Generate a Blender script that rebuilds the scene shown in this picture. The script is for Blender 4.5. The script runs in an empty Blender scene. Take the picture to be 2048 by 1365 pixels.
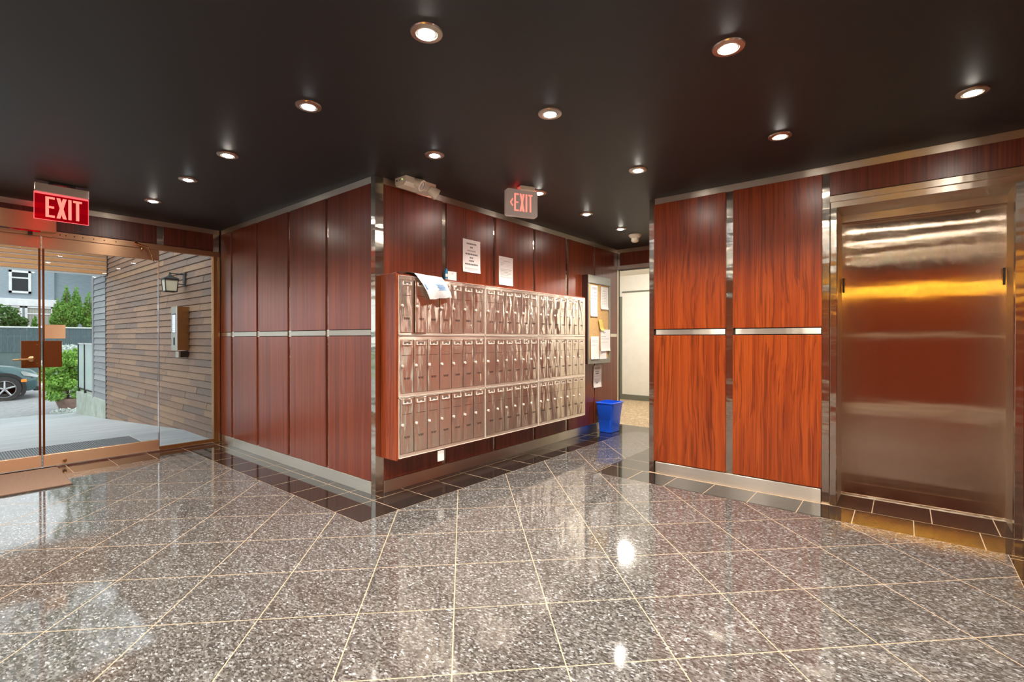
import bpy, bmesh, math, random
from mathutils import Vector, Matrix
random.seed(7)
R_ = math.radians
S = bpy.context.scene
COL = S.collection

# ------------------------------------------------------------------ camera, world, exposure
TH = math.atan(784 / 962.0)
cam = bpy.data.cameras.new('camera'); camo = bpy.data.objects.new('camera', cam); COL.objects.link(camo)
cam.sensor_fit = 'HORIZONTAL'; cam.sensor_width = 36; cam.lens = 36 * 962 / 2048.0
cam.clip_start = 0.02; cam.clip_end = 300
camo.location = (-2.178, -3.114, 1.195)
camo.rotation_euler = (R_(90) - 0.0047, 0, TH - R_(90))
S.camera = camo
w = bpy.data.worlds.new('sky'); S.world = w; w.use_nodes = True
bg = w.node_tree.nodes['Background']; bg.inputs[0].default_value = (0.87, 0.94, 1.0, 1); bg.inputs[1].default_value = 2.1
sun = bpy.data.lights.new('sun', 'SUN'); sun.energy = 1.8; sun.angle = R_(25); sun.color = (1, .97, .92)
suno = bpy.data.objects.new('sun', sun); COL.objects.link(suno); suno.rotation_euler = (R_(38), R_(-14), 0)
vs = S.view_settings
vs.view_transform = 'Standard'; vs.look = 'None'; vs.gamma = 1; vs.exposure = 0.0; vs.use_curve_mapping = False

SPOT = 135.0           # watts of one downlight
H = 2.44

# ------------------------------------------------------------------ material helpers
class NT:
    def __init__(s, name):
        s.m = bpy.data.materials.new(name); s.m.use_nodes = True
        s.t = s.m.node_tree; s.n = s.t.nodes; s.n.clear()
        s.out = s.n.new('ShaderNodeOutputMaterial')
        s.b = s.n.new('ShaderNodeBsdfPrincipled'); s.l(s.b.outputs[0], s.out.inputs[0])
    def l(s, a, b): s.t.links.new(a, b)
    def new(s, k, **kw):
        n = s.n.new('ShaderNode' + k)
        for a, v in kw.items():
            if a in n.inputs.keys(): n.inputs[a].default_value = v
            else: setattr(n, a, v)
        return n
    def pos(s, scale=(1, 1, 1), rnd=10.0, rot=(0, 0, 0), kind='Position'):
        g = s.new('NewGeometry'); src = g.outputs['Position']
        mp = s.new('Mapping'); mp.inputs['Scale'].default_value = scale; mp.inputs['Rotation'].default_value = rot
        if rnd:
            oi = s.new('ObjectInfo'); mu = s.new('Math', operation='MULTIPLY'); mu.inputs[1].default_value = rnd
            s.l(oi.outputs['Random'], mu.inputs[0])
            ad = s.new('VectorMath', operation='ADD'); s.l(src, ad.inputs[0]); s.l(mu.outputs[0], ad.inputs[1])
            src = ad.outputs[0]
        s.l(src, mp.inputs['Vector']); return mp.outputs[0]
    def noise(s, vec, scale, detail=4, rough=.5, dist=0):
        n = s.new('TexNoise'); n.inputs['Scale'].default_value = scale; n.inputs['Detail'].default_value = detail
        n.inputs['Roughness'].default_value = rough; n.inputs['Distortion'].default_value = dist
        if vec is not None: s.l(vec, n.inputs['Vector'])
        return n.outputs[0]
    def ramp(s, fac, stops, interp='LINEAR'):
        r = s.new('ValToRGB'); cr = r.color_ramp; cr.interpolation = interp
        while len(cr.elements) < len(stops): cr.elements.new(.5)
        for e, (p, c) in zip(cr.elements, stops): e.position = p; e.color = (*c, 1) if len(c) == 3 else c
        s.l(fac, r.inputs[0]); return r.outputs[0]
    def bump(s, h, strength=.2, dist=.01, normal=None):
        b = s.new('Bump'); b.inputs['Strength'].default_value = strength; b.inputs['Distance'].default_value = dist
        s.l(h, b.inputs['Height'])
        if normal: s.l(normal, b.inputs['Normal'])
        return b.outputs[0]
    def mix(s, a, b, fac, mode='MIX'):
        m = s.new('Mix', data_type='RGBA', blend_type=mode)
        for sock, v in ((m.inputs[6], a), (m.inputs[7], b)):
            if isinstance(v, tuple): sock.default_value = (*v, 1)
            else: s.l(v, sock)
        if isinstance(fac, (int, float)): m.inputs[0].default_value = fac
        else: s.l(fac, m.inputs[0])
        return m.outputs[2]
    def set(s, **kw):
        names = dict(col='Base Color', rough='Roughness', metal='Metallic', spec='Specular IOR Level', ior='IOR', coat='Coat Weight',
                     coatr='Coat Roughness', emi='Emission Color', emis='Emission Strength', an='Anisotropic', anr='Anisotropic Rotation',
                     nrm='Normal', tan='Tangent', trans='Transmission Weight', alpha='Alpha', sss='Subsurface Weight')
        for k, v in kw.items():
            i = s.b.inputs[names[k]]
            if isinstance(v, bpy.types.NodeSocket): s.l(v, i)
            elif isinstance(v, tuple): i.default_value = (*v, 1) if len(v) == 3 and i.type == 'RGBA' else v
            else: i.default_value = v
        return s
M = {}
def plain(name, col, rough=.5, metal=0, var=.12, vscale=8, **kw):
    t = NT(name); v = t.pos((1, 1, 1), 5)
    n = t.noise(v, vscale, 4)
    c1 = tuple(max(0, c * (1 - var)) for c in col); c2 = tuple(min(1, c * (1 + var)) for c in col)
    t.set(col=t.ramp(n, [(.3, c1), (.7, c2)]), rough=rough, metal=metal, **kw); M[name] = t.m; return t
def emit(name, col, st, base=None):
    t = NT(name); t.set(col=base or col, emi=col, emis=st, rough=.4); M[name] = t.m; return t

def wood(name, dark, mid, light, fine=1.0, rough=.3, warpk=.5, dens=.8):
    t = NT(name)
    v = t.pos((11 * fine, 11 * fine, .10), 20)
    warp = t.noise(t.pos((2.2, 2.2, .8), 20), 1.0, 2)
    vm = t.new('VectorMath', operation='SCALE'); vm.inputs['Scale'].default_value = warpk
    cmb = t.new('CombineXYZ'); t.l(warp, cmb.inputs[0]); t.l(warp, cmb.inputs[1]); t.l(cmb.outputs[0], vm.inputs[0])
    ad = t.new('VectorMath', operation='ADD'); t.l(v, ad.inputs[0]); t.l(vm.outputs[0], ad.inputs[1])
    n1 = t.noise(ad.outputs[0], 2.2, 4, .6, .1)
    n2 = t.noise(t.pos((150 * fine, 150 * fine, 1.6), 20), 1.5, 4, .6)
    v3 = t.new('VectorMath', operation='SCALE'); v3.inputs['Scale'].default_value = 3.1; t.l(ad.outputs[0], v3.inputs[0])
    n3 = t.noise(v3.outputs[0], 2.6, 3, .55)
    base = t.ramp(n1, [(.30, dark), (.45, mid), (.60, light), (.75, mid)])
    st = t.ramp(n2, [(.34, (.55, .50, .47)), (.55, (1, 1, 1))])
    ln_ = t.ramp(n3, [(.40, (.50, .44, .40)), (.47, (1, 1, 1))])
    c = t.mix(base, st, .75, 'MULTIPLY'); c = t.mix(c, ln_, dens, 'MULTIPLY')
    t.set(col=c, rough=rough, spec=.5, coat=.2, coatr=.34, nrm=t.bump(n2, .04, .002)); M[name] = t.m
wood('cherry_wood', (.13, .022, .009), (.18, .032, .011), (.235, .046, .014), 1.2, .3, .3, .55)
wood('cherry_wood_wide', (.195, .027, .004), (.275, .041, .005), (.35, .060, .007), .62, .3, 1.0, .75)  # same cherry in wider grain; the elevator wall's stronger light is in the colour
wood('cherry_wood_dark', (.07, .014, .008), (.13, .026, .012), (.18, .036, .016), 1.3)

def steel(name, col, rough, wave=.25, wscale=(1.2, 1.2, 1.2), an=0, stretch='h', scr=(60, 60, 1.5), rnd=30, wdist=.02, sb=.02):
    t = NT(name)
    n = t.noise(t.pos(wscale, rnd), 3.0, 2, .4)
    s = t.noise(t.pos(scr, rnd), 5.0, 3, .6)
    nb = t.bump(n, wave, wdist)
    nb = t.bump(s, sb, .001, nb)
    cl = t.ramp(s, [(.3, tuple(c * .9 for c in col)), (.7, col)])
    t.set(col=cl, metal=1, rough=rough, nrm=nb)
    if an:
        cx = t.new('CombineXYZ'); cx.inputs[2].default_value = 1
        if stretch == 'h':
            g = t.new('NewGeometry'); cr = t.new('VectorMath', operation='CROSS_PRODUCT'); t.l(g.outputs['Normal'], cr.inputs[0]); t.l(cx.outputs[0], cr.inputs[1]); tv = cr.outputs[0]
        else: tv = cx.outputs[0]
        t.set(an=an, anr=0.0, tan=tv)
    M[name] = t.m
steel('steel', (.66, .60, .52), .17, .3, (1, 1, 3), .8, 'h')
steel('steel_flat', (.70, .63, .54), .36, .15, (3, 3, 1), .9, 'v', (1, 1, 90))
t = NT('steel_door')                                     # brushed sheet: fine vertical grooves scatter light sideways only
wv = t.noise(t.pos((.45, .45, 2.0), 30), 3.0, 2, .4); nb = t.bump(wv, .07, .014)
g = t.new('NewGeometry'); sp_ = t.new('SeparateXYZ'); t.l(g.outputs['Position'], sp_.inputs[0])
acc = None
for k_ in (911.3, 1733.7):
    mu = t.new('Math', operation='MULTIPLY'); mu.inputs[1].default_value = k_; t.l(sp_.outputs[1], mu.inputs[0])
    wn1 = t.new('TexWhiteNoise', noise_dimensions='1D'); t.l(mu.outputs[0], wn1.inputs['W'])
    if acc is None: acc = wn1.outputs[0]
    else:
        a_ = t.new('Math', operation='ADD'); t.l(acc, a_.inputs[0]); t.l(wn1.outputs[0], a_.inputs[1]); acc = a_.outputs[0]
su = t.new('Math', operation='SUBTRACT'); su.inputs[1].default_value = 1.0; t.l(acc, su.inputs[0])
mu = t.new('Math', operation='MULTIPLY'); mu.inputs[1].default_value = .36; t.l(su.outputs[0], mu.inputs[0])
cb_ = t.new('CombineXYZ'); t.l(mu.outputs[0], cb_.inputs[1])
ad = t.new('VectorMath', operation='ADD'); t.l(nb, ad.inputs[0]); t.l(cb_.outputs[0], ad.inputs[1])
no = t.new('VectorMath', operation='NORMALIZE'); t.l(ad.outputs[0], no.inputs[0])
t.set(col=(.66, .54, .42), metal=1, rough=.05, nrm=no.outputs[0]); M['steel_door'] = t.m
steel('steel_mail', (.84, .72, .61), .29, .8, (5, 2, 1.6), .92, 'v', (3, 3, 90), wdist=.02)
steel('steel_mail_frame', (.86, .73, .62), .42, .3, (3, 3, 3), .9, 'v', (3, 3, 90))
steel('chrome', (.75, .74, .72), .1, .02)
steel('copper', (.74, .46, .28), .40, .03, an=.7, stretch='v', scr=(3, 3, 90))
steel('copper_dark', (.48, .26, .11), .35, .03)
steel('brown_plate', (.22, .075, .026), .42, .03)
steel('brass_knob', (.75, .52, .26), .22, .02)
steel('ring_nickel', (.62, .55, .47), .3, .02)
plain('ceiling_black', (.014, .014, .0145), .5, 0, .08, 30)
plain('shadow_gap', (.015, .008, .006), .7)
plain('paint_white', (.80, .77, .70), .6, 0, .03)
plain('paint_grey', (.16, .165, .13), .45, 0, .05)
plain('plaster', (.55, .53, .48), .8, 0, .05)
plain('plastic_cream', (.9, .83, .68), .4, 0, .04)
plain('plastic_white', (.8, .78, .74), .4, 0, .03)
plain('plastic_blue', (.012, .11, .80), .28, 0, .08, 4)
plain('paper', (.93, .91, .89), .75, 0, .03)
plain('paper_warm', (.86, .80, .74), .75, 0, .03)
plain('paper_yellow', (.85, .62, .16), .7, 0, .06)
plain('ink', (.20, .19, .20), .8, 0, .1)
plain('ink_soft', (.46, .45, .46), .8, 0, .1)
plain('ink_blue', (.16, .36, .62), .7, 0, .3, 60)
plain('ink_pink', (.62, .30, .32), .7, 0, .2)
plain('blue_card', (.03, .22, .42), .5, 0, .2, 30)
plain('black_metal', (.018, .018, .02), .4, 0, .1)
plain('black_rubber', (.02, .02, .02), .7)
plain('board_frame', (.24, .235, .19), .4, 0, .06)
plain('board_side', (.05, .016, .011), .5, 0, .1)
plain('mat_brown', (.175, .102, .066), .95, 0, .35, 260)
plain('lock_metal', (.88, .80, .70), .35, .35, .05)  # pale, mostly non-metal colour standing in for bright reflections on the steel
plain('frosted_lamp_glass', (.60, .55, .42), .4, 0, .05)
plain('grout', (.31, .22, .14), .85, 0, .12, 60)
plain('card_dark', (.16, .11, .085), .5)
plain('screw_dark', (.03, .02, .015), .5)
plain('gimbal_white', (.75, .72, .66), .35)
emit('bulb_bright', (1, .93, .82), 260)
emit('bulb_dim', (.92, .95, 1), 60)
emit('exit_red', (1, .10, .11), 1.5, (.9, .1, .1))
emit('exit_red_soft', (1, .26, .20), 1.1, (.9, .3, .25))
emit('led_green', (.6, 1, .2), 2)
emit('led_row', (1, .04, .05), 7)
emit('amber_glass', (1, .55, .05), 38)
emit('screen', (.78, .86, 1), .75, (.3, .3, .32))
emit('corridor_lamp', (1, .95, .86), 190)
# cork
t = NT('cork'); n = t.noise(t.pos((1, 1, 1)), 90, 4, .7)
t.set(col=t.ramp(n, [(.3, (.52, .30, .11)), (.7, (.74, .49, .22))]), rough=.9); M['cork'] = t.m
# granite (blue-pearl like flakes)
t = NT('granite')
g = t.pos((1, 1, 1), 9)
wn = t.noise(g, 30, 2); 
vo = t.new('TexVoronoi', feature='F1'); vo.inputs['Scale'].default_value = 165; vo.inputs['Randomness'].default_value = 1
mp = t.new('Mapping'); mp.inputs['Scale'].default_value = (1, .55, 1); mp.inputs['Rotation'].default_value = (0, 0, .5)
t.l(g, mp.inputs[0]); t.l(mp.outputs[0], vo.inputs['Vector'])
sep = t.new('SeparateColor'); t.l(vo.outputs['Color'], sep.inputs[0])
flk = t.ramp(sep.outputs[0], [(0, (.034, .030, .027)), (.25, (.056, .050, .046)), (.50, (.084, .077, .071)), (.75, (.122, .114, .108)), (.92, (.175, .172, .168)), (1, (.31, .325, .34))])
n3 = t.noise(g, 150, 4, .7); n4 = t.noise(g, 2.2, 3)
sp = t.ramp(n3, [(.36, (.55, .52, .5)), (.52, (1, 1, 1)), (.7, (1.0, 1.0, 1.0))])
c = t.mix(flk, sp, .8, 'MULTIPLY')
c = t.mix(c, t.ramp(n4, [(.3, (.82, .80, .78)), (.7, (1, 1, 1))]), 1.0, 'MULTIPLY')
t.set(col=c, rough=.06, ior=1.62, spec=.6); M['granite'] = t.m
t = NT('black_granite'); n = t.noise(t.pos((1, 1, 1)), 120, 5, .7)
t.set(col=t.ramp(n, [(.4, (.013, .011, .0095)), (.8, (.024, .020, .017))]), rough=.05, ior=1.62, spec=.6); M['black_granite'] = t.m
# carpet
t = NT('carpet'); v = t.new('TexVoronoi', feature='F1'); v.inputs['Scale'].default_value = 14
t.l(t.pos((1, 2.2, 1), 0), v.inputs[0]); n = t.noise(t.pos((1, 1, 1), 0), 200, 3)
c = t.ramp(v.outputs['Distance'], [(.1, (.62, .50, .34)), (.45, (.36, .25, .14)), (.7, (.55, .42, .27))])
t.set(col=t.mix(c, t.ramp(n, [(.3, (.7, .7, .7)), (.7, (1, 1, 1))]), .7, 'MULTIPLY'), rough=.95, nrm=t.bump(n, .3, .01)); M['carpet'] = t.m
# outside
def rough_mat(name, c1, c2, sc, rough=.85, scale=(1, 1, 1), rnd=0, bmp=.2):
    t = NT(name); n = t.noise(t.pos(scale, rnd), sc, 6, .65)
    t.set(col=t.ramp(n, [(.32, c1), (.68, c2)]), rough=rough, nrm=t.bump(n, bmp, .02)); M[name] = t.m
rough_mat('walk_concrete', (.27, .285, .295), (.50, .515, .525), 3, .75, (.5, 9, 1))
rough_mat('asphalt', (.19, .195, .20), (.34, .34, .345), 9)
rough_mat('kerb', (.42, .42, .42), (.58, .58, .57), 7)
rough_mat('grass', (.14, .24, .05), (.34, .46, .14), 26)
rough_mat('soil', (.12, .09, .06), (.22, .17, .12), 12)
rough_mat('mossy_concrete', (.26, .31, .23), (.46, .48, .44), 3)
rough_mat('house_paint', (.25, .305, .355), (.33, .39, .44), 5, .8, (1, 1, 9), 0, .5)
rough_mat('house_white', (.66, .67, .69), (.82, .83, .84), 5)
rough_mat('fence_paint', (.055, .085, .105), (.095, .135, .16), 9, .8, (4, 4, .6), 9)
rough_mat('retaining_paint', (.085, .125, .14), (.12, .165, .18), 3, .8)
rough_mat('bark', (.07, .05, .035), (.16, .12, .09), 18)
rough_mat('terracotta', (.16, .10, .08), (.26, .17, .13), 8)
rough_mat('grate', (.16, .17, .18), (.25, .26, .27), 30, .5)
def hue_mat(name, cols, rough, scale=(2, 2, 30)):
    t = NT(name); oi = t.new('ObjectInfo'); n = t.noise(t.pos(scale, 7), 4, 4)
    k = len(cols)
    c = t.ramp(oi.outputs['Random'], [(i / k, cc) for i, cc in enumerate(cols)], 'CONSTANT')
    t.set(col=t.mix(c, t.ramp(n, [(.3, (.68, .66, .64)), (.7, (1.0, 1.0, 1.0))]), .8, 'MULTIPLY'), rough=rough, spec=.3); M[name] = t.m
hue_mat('siding_brown', [(.275, .165, .108), (.235, .142, .098), (.30, .18, .118), (.21, .142, .11), (.265, .158, .10), (.325, .195, .118), (.245, .16, .118)], .55)
hue_mat('fascia_wood', [(.40, .19, .075), (.34, .155, .06), (.46, .23, .095), (.37, .17, .065)], .5)
hue_mat('siding_grey', [(.30, .31, .32), (.26, .27, .28), (.35, .36, .36), (.31, .33, .33)], .7)
def leaf_mat(name, c1, c2):
    t = NT(name); n = t.noise(t.pos((1, 1, 1), 0), 14, 3)
    oi = t.ramp(n, [(.3, c1), (.7, c2)]); t.set(col=oi, rough=.55)
    tr = t.new('BsdfTranslucent'); t.l(oi, tr.inputs[0]); mx = t.new('MixShader'); mx.inputs[0].default_value = .35
    t.l(t.b.outputs[0], mx.inputs[1]); t.l(tr.outputs[0], mx.inputs[2]); t.l(mx.outputs[0], t.out.inputs[0]); M[name] = t.m
leaf_mat('leaf_maple', (.09, .26, .03), (.36, .60, .12))
leaf_mat('leaf_cedar', (.10, .25, .04), (.32, .55, .12))
leaf_mat('leaf_dark', (.03, .10, .02), (.13, .27, .06))
leaf_mat('leaf_pale', (.45, .52, .46), (.78, .82, .80))
leaf_mat('leaf_street', (.05, .12, .06), (.12, .24, .12))
t = plain('car_paint', (.028, .088, .092), .25, .3, .05, 3, coat=1.0, coatr=.03)
plain('car_dark', (.015, .016, .017), .4)
plain('car_glass', (.02, .025, .03), .05)
plain('car_rim', (.5, .5, .5), .25, 1)
plain('lamp_orange', (.85, .25, .03), .3)
plain('lamp_clear', (.6, .62, .63), .15, .5)
def glass(name, tint=(1, 1, 1), ior=1.5, rough=0.0):
    t = NT(name); tr = t.new('BsdfTransparent'); tr.inputs[0].default_value = (*tint, 1)
    gl = t.new('BsdfGlossy'); gl.inputs['Roughness'].default_value = rough
    fr = t.new('Fresnel'); fr.inputs['IOR'].default_value = ior
    mx = t.new('MixShader'); t.l(fr.outputs[0], mx.inputs[0]); t.l(tr.outputs[0], mx.inputs[1]); t.l(gl.outputs[0], mx.inputs[2])
    t.l(mx.outputs[0], t.out.inputs[0]); M[name] = t.m
glass('pane_glass', (.965, .985, .975), 1.32)
glass('house_glass', (.28, .34, .36), 1.5)
glass('red_acrylic', (.62, .012, .035), 1.45)
_t = M['red_acrylic'].node_tree; _e = _t.nodes.new('ShaderNodeEmission'); _e.inputs[0].default_value = (1, .0, .02, 1); _e.inputs[1].default_value = .16
_a = _t.nodes.new('ShaderNodeAddShader'); _o = [n for n in _t.nodes if n.type == 'OUTPUT_MATERIAL'][0]; _s = _o.inputs[0].links[0].from_socket
_t.links.new(_s, _a.inputs[0]); _t.links.new(_e.outputs[0], _a.inputs[1]); _t.links.new(_a.outputs[0], _o.inputs[0])
t = NT('frosted_panel'); tr = t.new('BsdfTransparent'); mx = t.new('MixShader'); mx.inputs[0].default_value = .25
t.set(col=(.62, .70, .68), rough=.25); t.l(t.b.outputs[0], mx.inputs[1]); t.l(tr.outputs[0], mx.inputs[2]); t.l(mx.outputs[0], t.out.inputs[0]); M['frosted_panel'] = t.m
t = NT('exit_lens'); t.set(col=(.50, .46, .42), rough=.3, emi=(.6, .45, .38), emis=.15); M['exit_lens'] = t.m
t = NT('curtain'); n = t.noise(t.pos((9, 9, .3), 0), 3); t.set(col=t.ramp(n, [(.3, (.22, .22, .19)), (.7, (.48, .48, .43))]), rough=.9); M['curtain'] = t.m
t = NT('mailer'); n = t.noise(t.pos((1, 1, 1), 0), 60, 3); t.set(col=t.ramp(n, [(.3, (.72, .71, .69)), (.7, (.9, .89, .87))]), rough=.45, nrm=t.bump(n, .3, .003)); M['mailer'] = t.m

# ------------------------------------------------------------------ mesh helpers
def link(o): COL.objects.link(o); return o
class MB:
    def __init__(s): s.v = []; s.f = []; s.sm = False
    def add(s, vs, fs):
        k = len(s.v); s.v += [tuple(v) for v in vs]; s.f += [tuple(i + k for i in f) for f in fs]; return s
    def box(s, x0, x1, y0, y1, z0, z1, c=0.0):
        if x0 > x1: x0, x1 = x1, x0
        if y0 > y1: y0, y1 = y1, y0
        if z0 > z1: z0, z1 = z1, z0
        if c <= 0:
            vs = [(x, y, z) for z in (z0, z1) for y in (y0, y1) for x in (x0, x1)]
            return s.add(vs, [(0, 2, 3, 1), (4, 5, 7, 6), (0, 1, 5, 4), (2, 6, 7, 3), (0, 4, 6, 2), (1, 3, 7, 5)])
        bm = bmesh.new(); bmesh.ops.create_cube(bm, size=1)
        for v in bm.verts: v.co = ((x0 + x1) / 2 + v.co.x * (x1 - x0), (y0 + y1) / 2 + v.co.y * (y1 - y0), (z0 + z1) / 2 + v.co.z * (z1 - z0))
        bmesh.ops.bevel(bm, geom=bm.edges[:], offset=c, segments=1, affect='EDGES')
        bm.verts.index_update()
        s.add([v.co[:] for v in bm.verts], [[v.index for v in f.verts] for f in bm.faces]); bm.free(); return s
    def prism(s, pts, a, b, plane='xz'):
        """polygon pts in a plane, extruded between a and b along the third axis"""
        def P(p, d):
            if plane == 'xz': return (p[0], d, p[1])
            if plane == 'yz': return (d, p[0], p[1])
            return (p[0], p[1], d)
        n = len(pts); vs = [P(p, a) for p in pts] + [P(p, b) for p in pts]
        fs = [tuple(range(n)), tuple(range(2 * n - 1, n - 1, -1))] + [(i, i + n, (i + 1) % n + n, (i + 1) % n) for i in range(n)]
        return s.add(vs, fs)
    def tube(s, p0, p1, r0, r1=None, n=12, caps=True):
        r1 = r0 if r1 is None else r1; p0 = Vector(p0); p1 = Vector(p1); d = (p1 - p0).normalized()
        a = d.orthogonal().normalized(); b = d.cross(a)
        vs = []
        for p, r in ((p0, r0), (p1, r1)):
            for i in range(n):
                t = 2 * math.pi * i / n; vs.append(p + a * math.cos(t) * r + b * math.sin(t) * r)
        fs = [(i, (i + 1) % n, (i + 1) % n + n, i + n) for i in range(n)]
        if caps: fs += [tuple(range(n - 1, -1, -1)), tuple(range(n, 2 * n))]
        return s.add(vs, fs)
    def lathe(s, prof, c, axis=(0, 0, 1), n=24):
        c = Vector(c); d = Vector(axis).normalized(); a = d.orthogonal().normalized(); b = d.cross(a)
        vs = []
        for r, h in prof:
            for i in range(n):
                t = 2 * math.pi * i / n; vs.append(c + d * h + (a * math.cos(t) + b * math.sin(t)) * r)
        fs = []
        for k in range(len(prof) - 1):
            for i in range(n): fs.append((k * n + i, k * n + (i + 1) % n, (k + 1) * n + (i + 1) % n, (k + 1) * n + i))
        if prof[0][0] > 1e-6: fs.append(tuple(range(n - 1, -1, -1)))
        if prof[-1][0] > 1e-6: fs.append(tuple((len(prof) - 1) * n + i for i in range(n)))
        return s.add(vs, fs)
    def ringlathe(s, prof, c, axis=(0, 0, 1), n=32):
        c = Vector(c); d = Vector(axis).normalized(); a = d.orthogonal().normalized(); b = d.cross(a); vs = []; m = len(prof)
        for r, h in prof:
            for i in range(n):
                t = 2 * math.pi * i / n; vs.append(c + d * h + (a * math.cos(t) + b * math.sin(t)) * r)
        fs = [(k * n + i, k * n + (i + 1) % n, ((k + 1) % m) * n + (i + 1) % n, ((k + 1) % m) * n + i) for k in range(m) for i in range(n)]
        return s.add(vs, fs)
    def mesh(s, name, origin=(0, 0, 0), smooth=False):
        me = bpy.data.meshes.new(name); o = Vector(origin)
        me.from_pydata([tuple(Vector(v) - o) for v in s.v], [], s.f)
        bm = bmesh.new(); bm.from_mesh(me); bmesh.ops.recalc_face_normals(bm, faces=bm.faces[:]); bm.to_mesh(me); bm.free()
        if smooth:
            for p in me.polygons: p.use_smooth = True
            try: me.set_sharp_from_angle(angle=R_(40))
            except Exception: pass
        me.update(); return me
    def build(s, name, mat, parent=None, smooth=False, origin=None):
        """world-space vertices -> one object; origin at the parent's origin or at the base centre"""
        if origin is None:
            if parent is not None: origin = wloc(parent)
            else:
                xs = [v[0] for v in s.v]; ys = [v[1] for v in s.v]; zs = [v[2] for v in s.v]
                origin = ((min(xs) + max(xs)) / 2, (min(ys) + max(ys)) / 2, min(zs))
        me = s.mesh(name, origin, smooth); me.materials.append(M[mat])
        o = link(bpy.data.objects.new(name, me))
        if parent is not None: o.parent = parent; o.location = Vector(origin) - wloc(parent)
        else: o.location = origin
        return o
def wloc(o):
    p = Vector(o.location)
    while o.parent: o = o.parent; p += Vector(o.location)
    return p
def tag(o, label=None, cat=None, group=None, kind=None):
    if label: o['label'] = label
    if cat: o['category'] = cat
    if group: o['group'] = group
    if kind: o['kind'] = kind
    return o
def thing(name, loc, label, cat, group=None):
    o = link(bpy.data.objects.new(name, None)); o.location = loc; o.empty_display_size = .05
    return tag(o, label, cat, group)
def struct(o, label): return tag(o, label, None, None, 'structure')
def place(name, me, loc, parent):
    o = link(bpy.data.objects.new(name, me)); o.location = loc; o.parent = parent; return o

# ------------------------------------------------------------------ room shell
XW, YS, XE, YD, XC = -3.5, -3.95, 1.95, 3.0, 3.98        # west wall, south wall, elevator wall, door wall, corridor mouth
YC = -1.343                                              # corridor side of the elevator block
ZT = 2.388                                               # top of panels

# floor: a grout bed that carries every tile
fb = MB().box(XW, 4.0, YS, YD + .05, -.12, -.0003)
floor = struct(fb.build('floor', 'grout', origin=(0, 0, 0)), 'polished lobby floor of grey granite tiles with a black tile border')
def clip(poly, a, b, c):       # keep a*x+b*y<=c
    out = []
    for i in range(len(poly)):
        p, q = poly[i], poly[(i + 1) % len(poly)]
        dp = a * p[0] + b * p[1] - c; dq = a * q[0] + b * q[1] - c
        if dp <= 0: out.append(p)
        if (dp < 0 < dq) or (dq < 0 < dp):
            t = dp / (dp - dq); out.append((p[0] + (q[0] - p[0]) * t, p[1] + (q[1] - p[1]) * t))
    return out
def cliprect(poly, r):
    for a, b, c in ((-1, 0, -r[0]), (1, 0, r[1]), (0, -1, -r[2]), (0, 1, r[3])):
        poly = clip(poly, a, b, c)
        if len(poly) < 3: return []
    return poly
def area(p): return abs(sum(p[i][0] * p[(i + 1) % len(p)][1] - p[(i + 1) % len(p)][0] * p[i][1] for i in range(len(p)))) / 2
BW = .387; G = .0024
regs = [(XW + BW, -BW, YS + BW, YD - BW + .02), (-BW, 1.612, YS + BW, -BW), (1.612, 3.62, YC + BW, -BW)]
s2 = math.sqrt(.5); PU, PV = .4205, .4142; U0, V0 = -.762, -.622
full = MB().prism([((u - v) * s2, (u + v) * s2) for u, v in ((-PU / 2 + G, -PV / 2 + G), (PU / 2 - G, -PV / 2 + G), (PU / 2 - G, PV / 2 - G), (-PU / 2 + G, PV / 2 - G))], -.01, 0, 'xy').mesh('granite_tile')
full.materials.append(M['granite'])
for i in range(-16, 20):
    for j in range(-18, 14):
        u, v = U0 + i * PU, V0 + j * PV
        quad = [((a - b) * s2, (a + b) * s2) for a, b in ((u + G, v + G), (u + PU - G, v + G), (u + PU - G, v + PV - G), (u + G, v + PV - G))]
        ps = [p for p in (cliprect(quad, r) for r in regs) if p and area(p) > 2e-4]
        if not ps: continue
        if len(ps) == 1 and len(ps[0]) == 4 and area(ps[0]) > (PU - 2 * G) * (PV - 2 * G) * .9999:
            uc, vc = u + PU / 2, v + PV / 2
            place('granite_tile', full, ((uc - vc) * s2, (uc + vc) * s2, 0), floor)
        else:
            m = MB()
            for p in ps: m.prism(p, -.01, 0, 'xy')
            m.build('granite_tile', 'granite', floor)
def rects_to_tile(x0, x1, y0, y1):
    if x1 - x0 < .012 or y1 - y0 < .012: return
    g = .0027
    MB().box(x0 + g, x1 - g, y0 + g, y1 - g, -.01, 0).build('black_tile', 'black_granite', floor)
BT = .3125; T0 = .075
def border(x0, x1, y0, y1, along, start):
    """a border strip cut into tiles along an axis"""
    lo, hi = (x0, x1) if along == 'x' else (y0, y1)
    k = math.floor((lo - start) / BT); a = lo
    while a < hi - 1e-4:
        b = min(hi, start + (k + 1) * BT); k += 1
        if b - a < .01: a = b; continue
        if along == 'x': rects_to_tile(a, b, y0, y1)
        else: rects_to_tile(x0, x1, a, b)
        a = b
# along the left wall (x = 0), the mailbox wall (y = 0) and the tip between them
border(-BW, -T0, -T0, YD - BW + .02, 'y', -T0); border(-T0, 0, -T0, YD - T0, 'y', -T0)
border(-T0, 3.62, -BW, -T0, 'x', -T0); border(0, 3.62, -T0, 0, 'x', -T0)
rects_to_tile(-BW, -T0, -BW, -T0)
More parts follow.
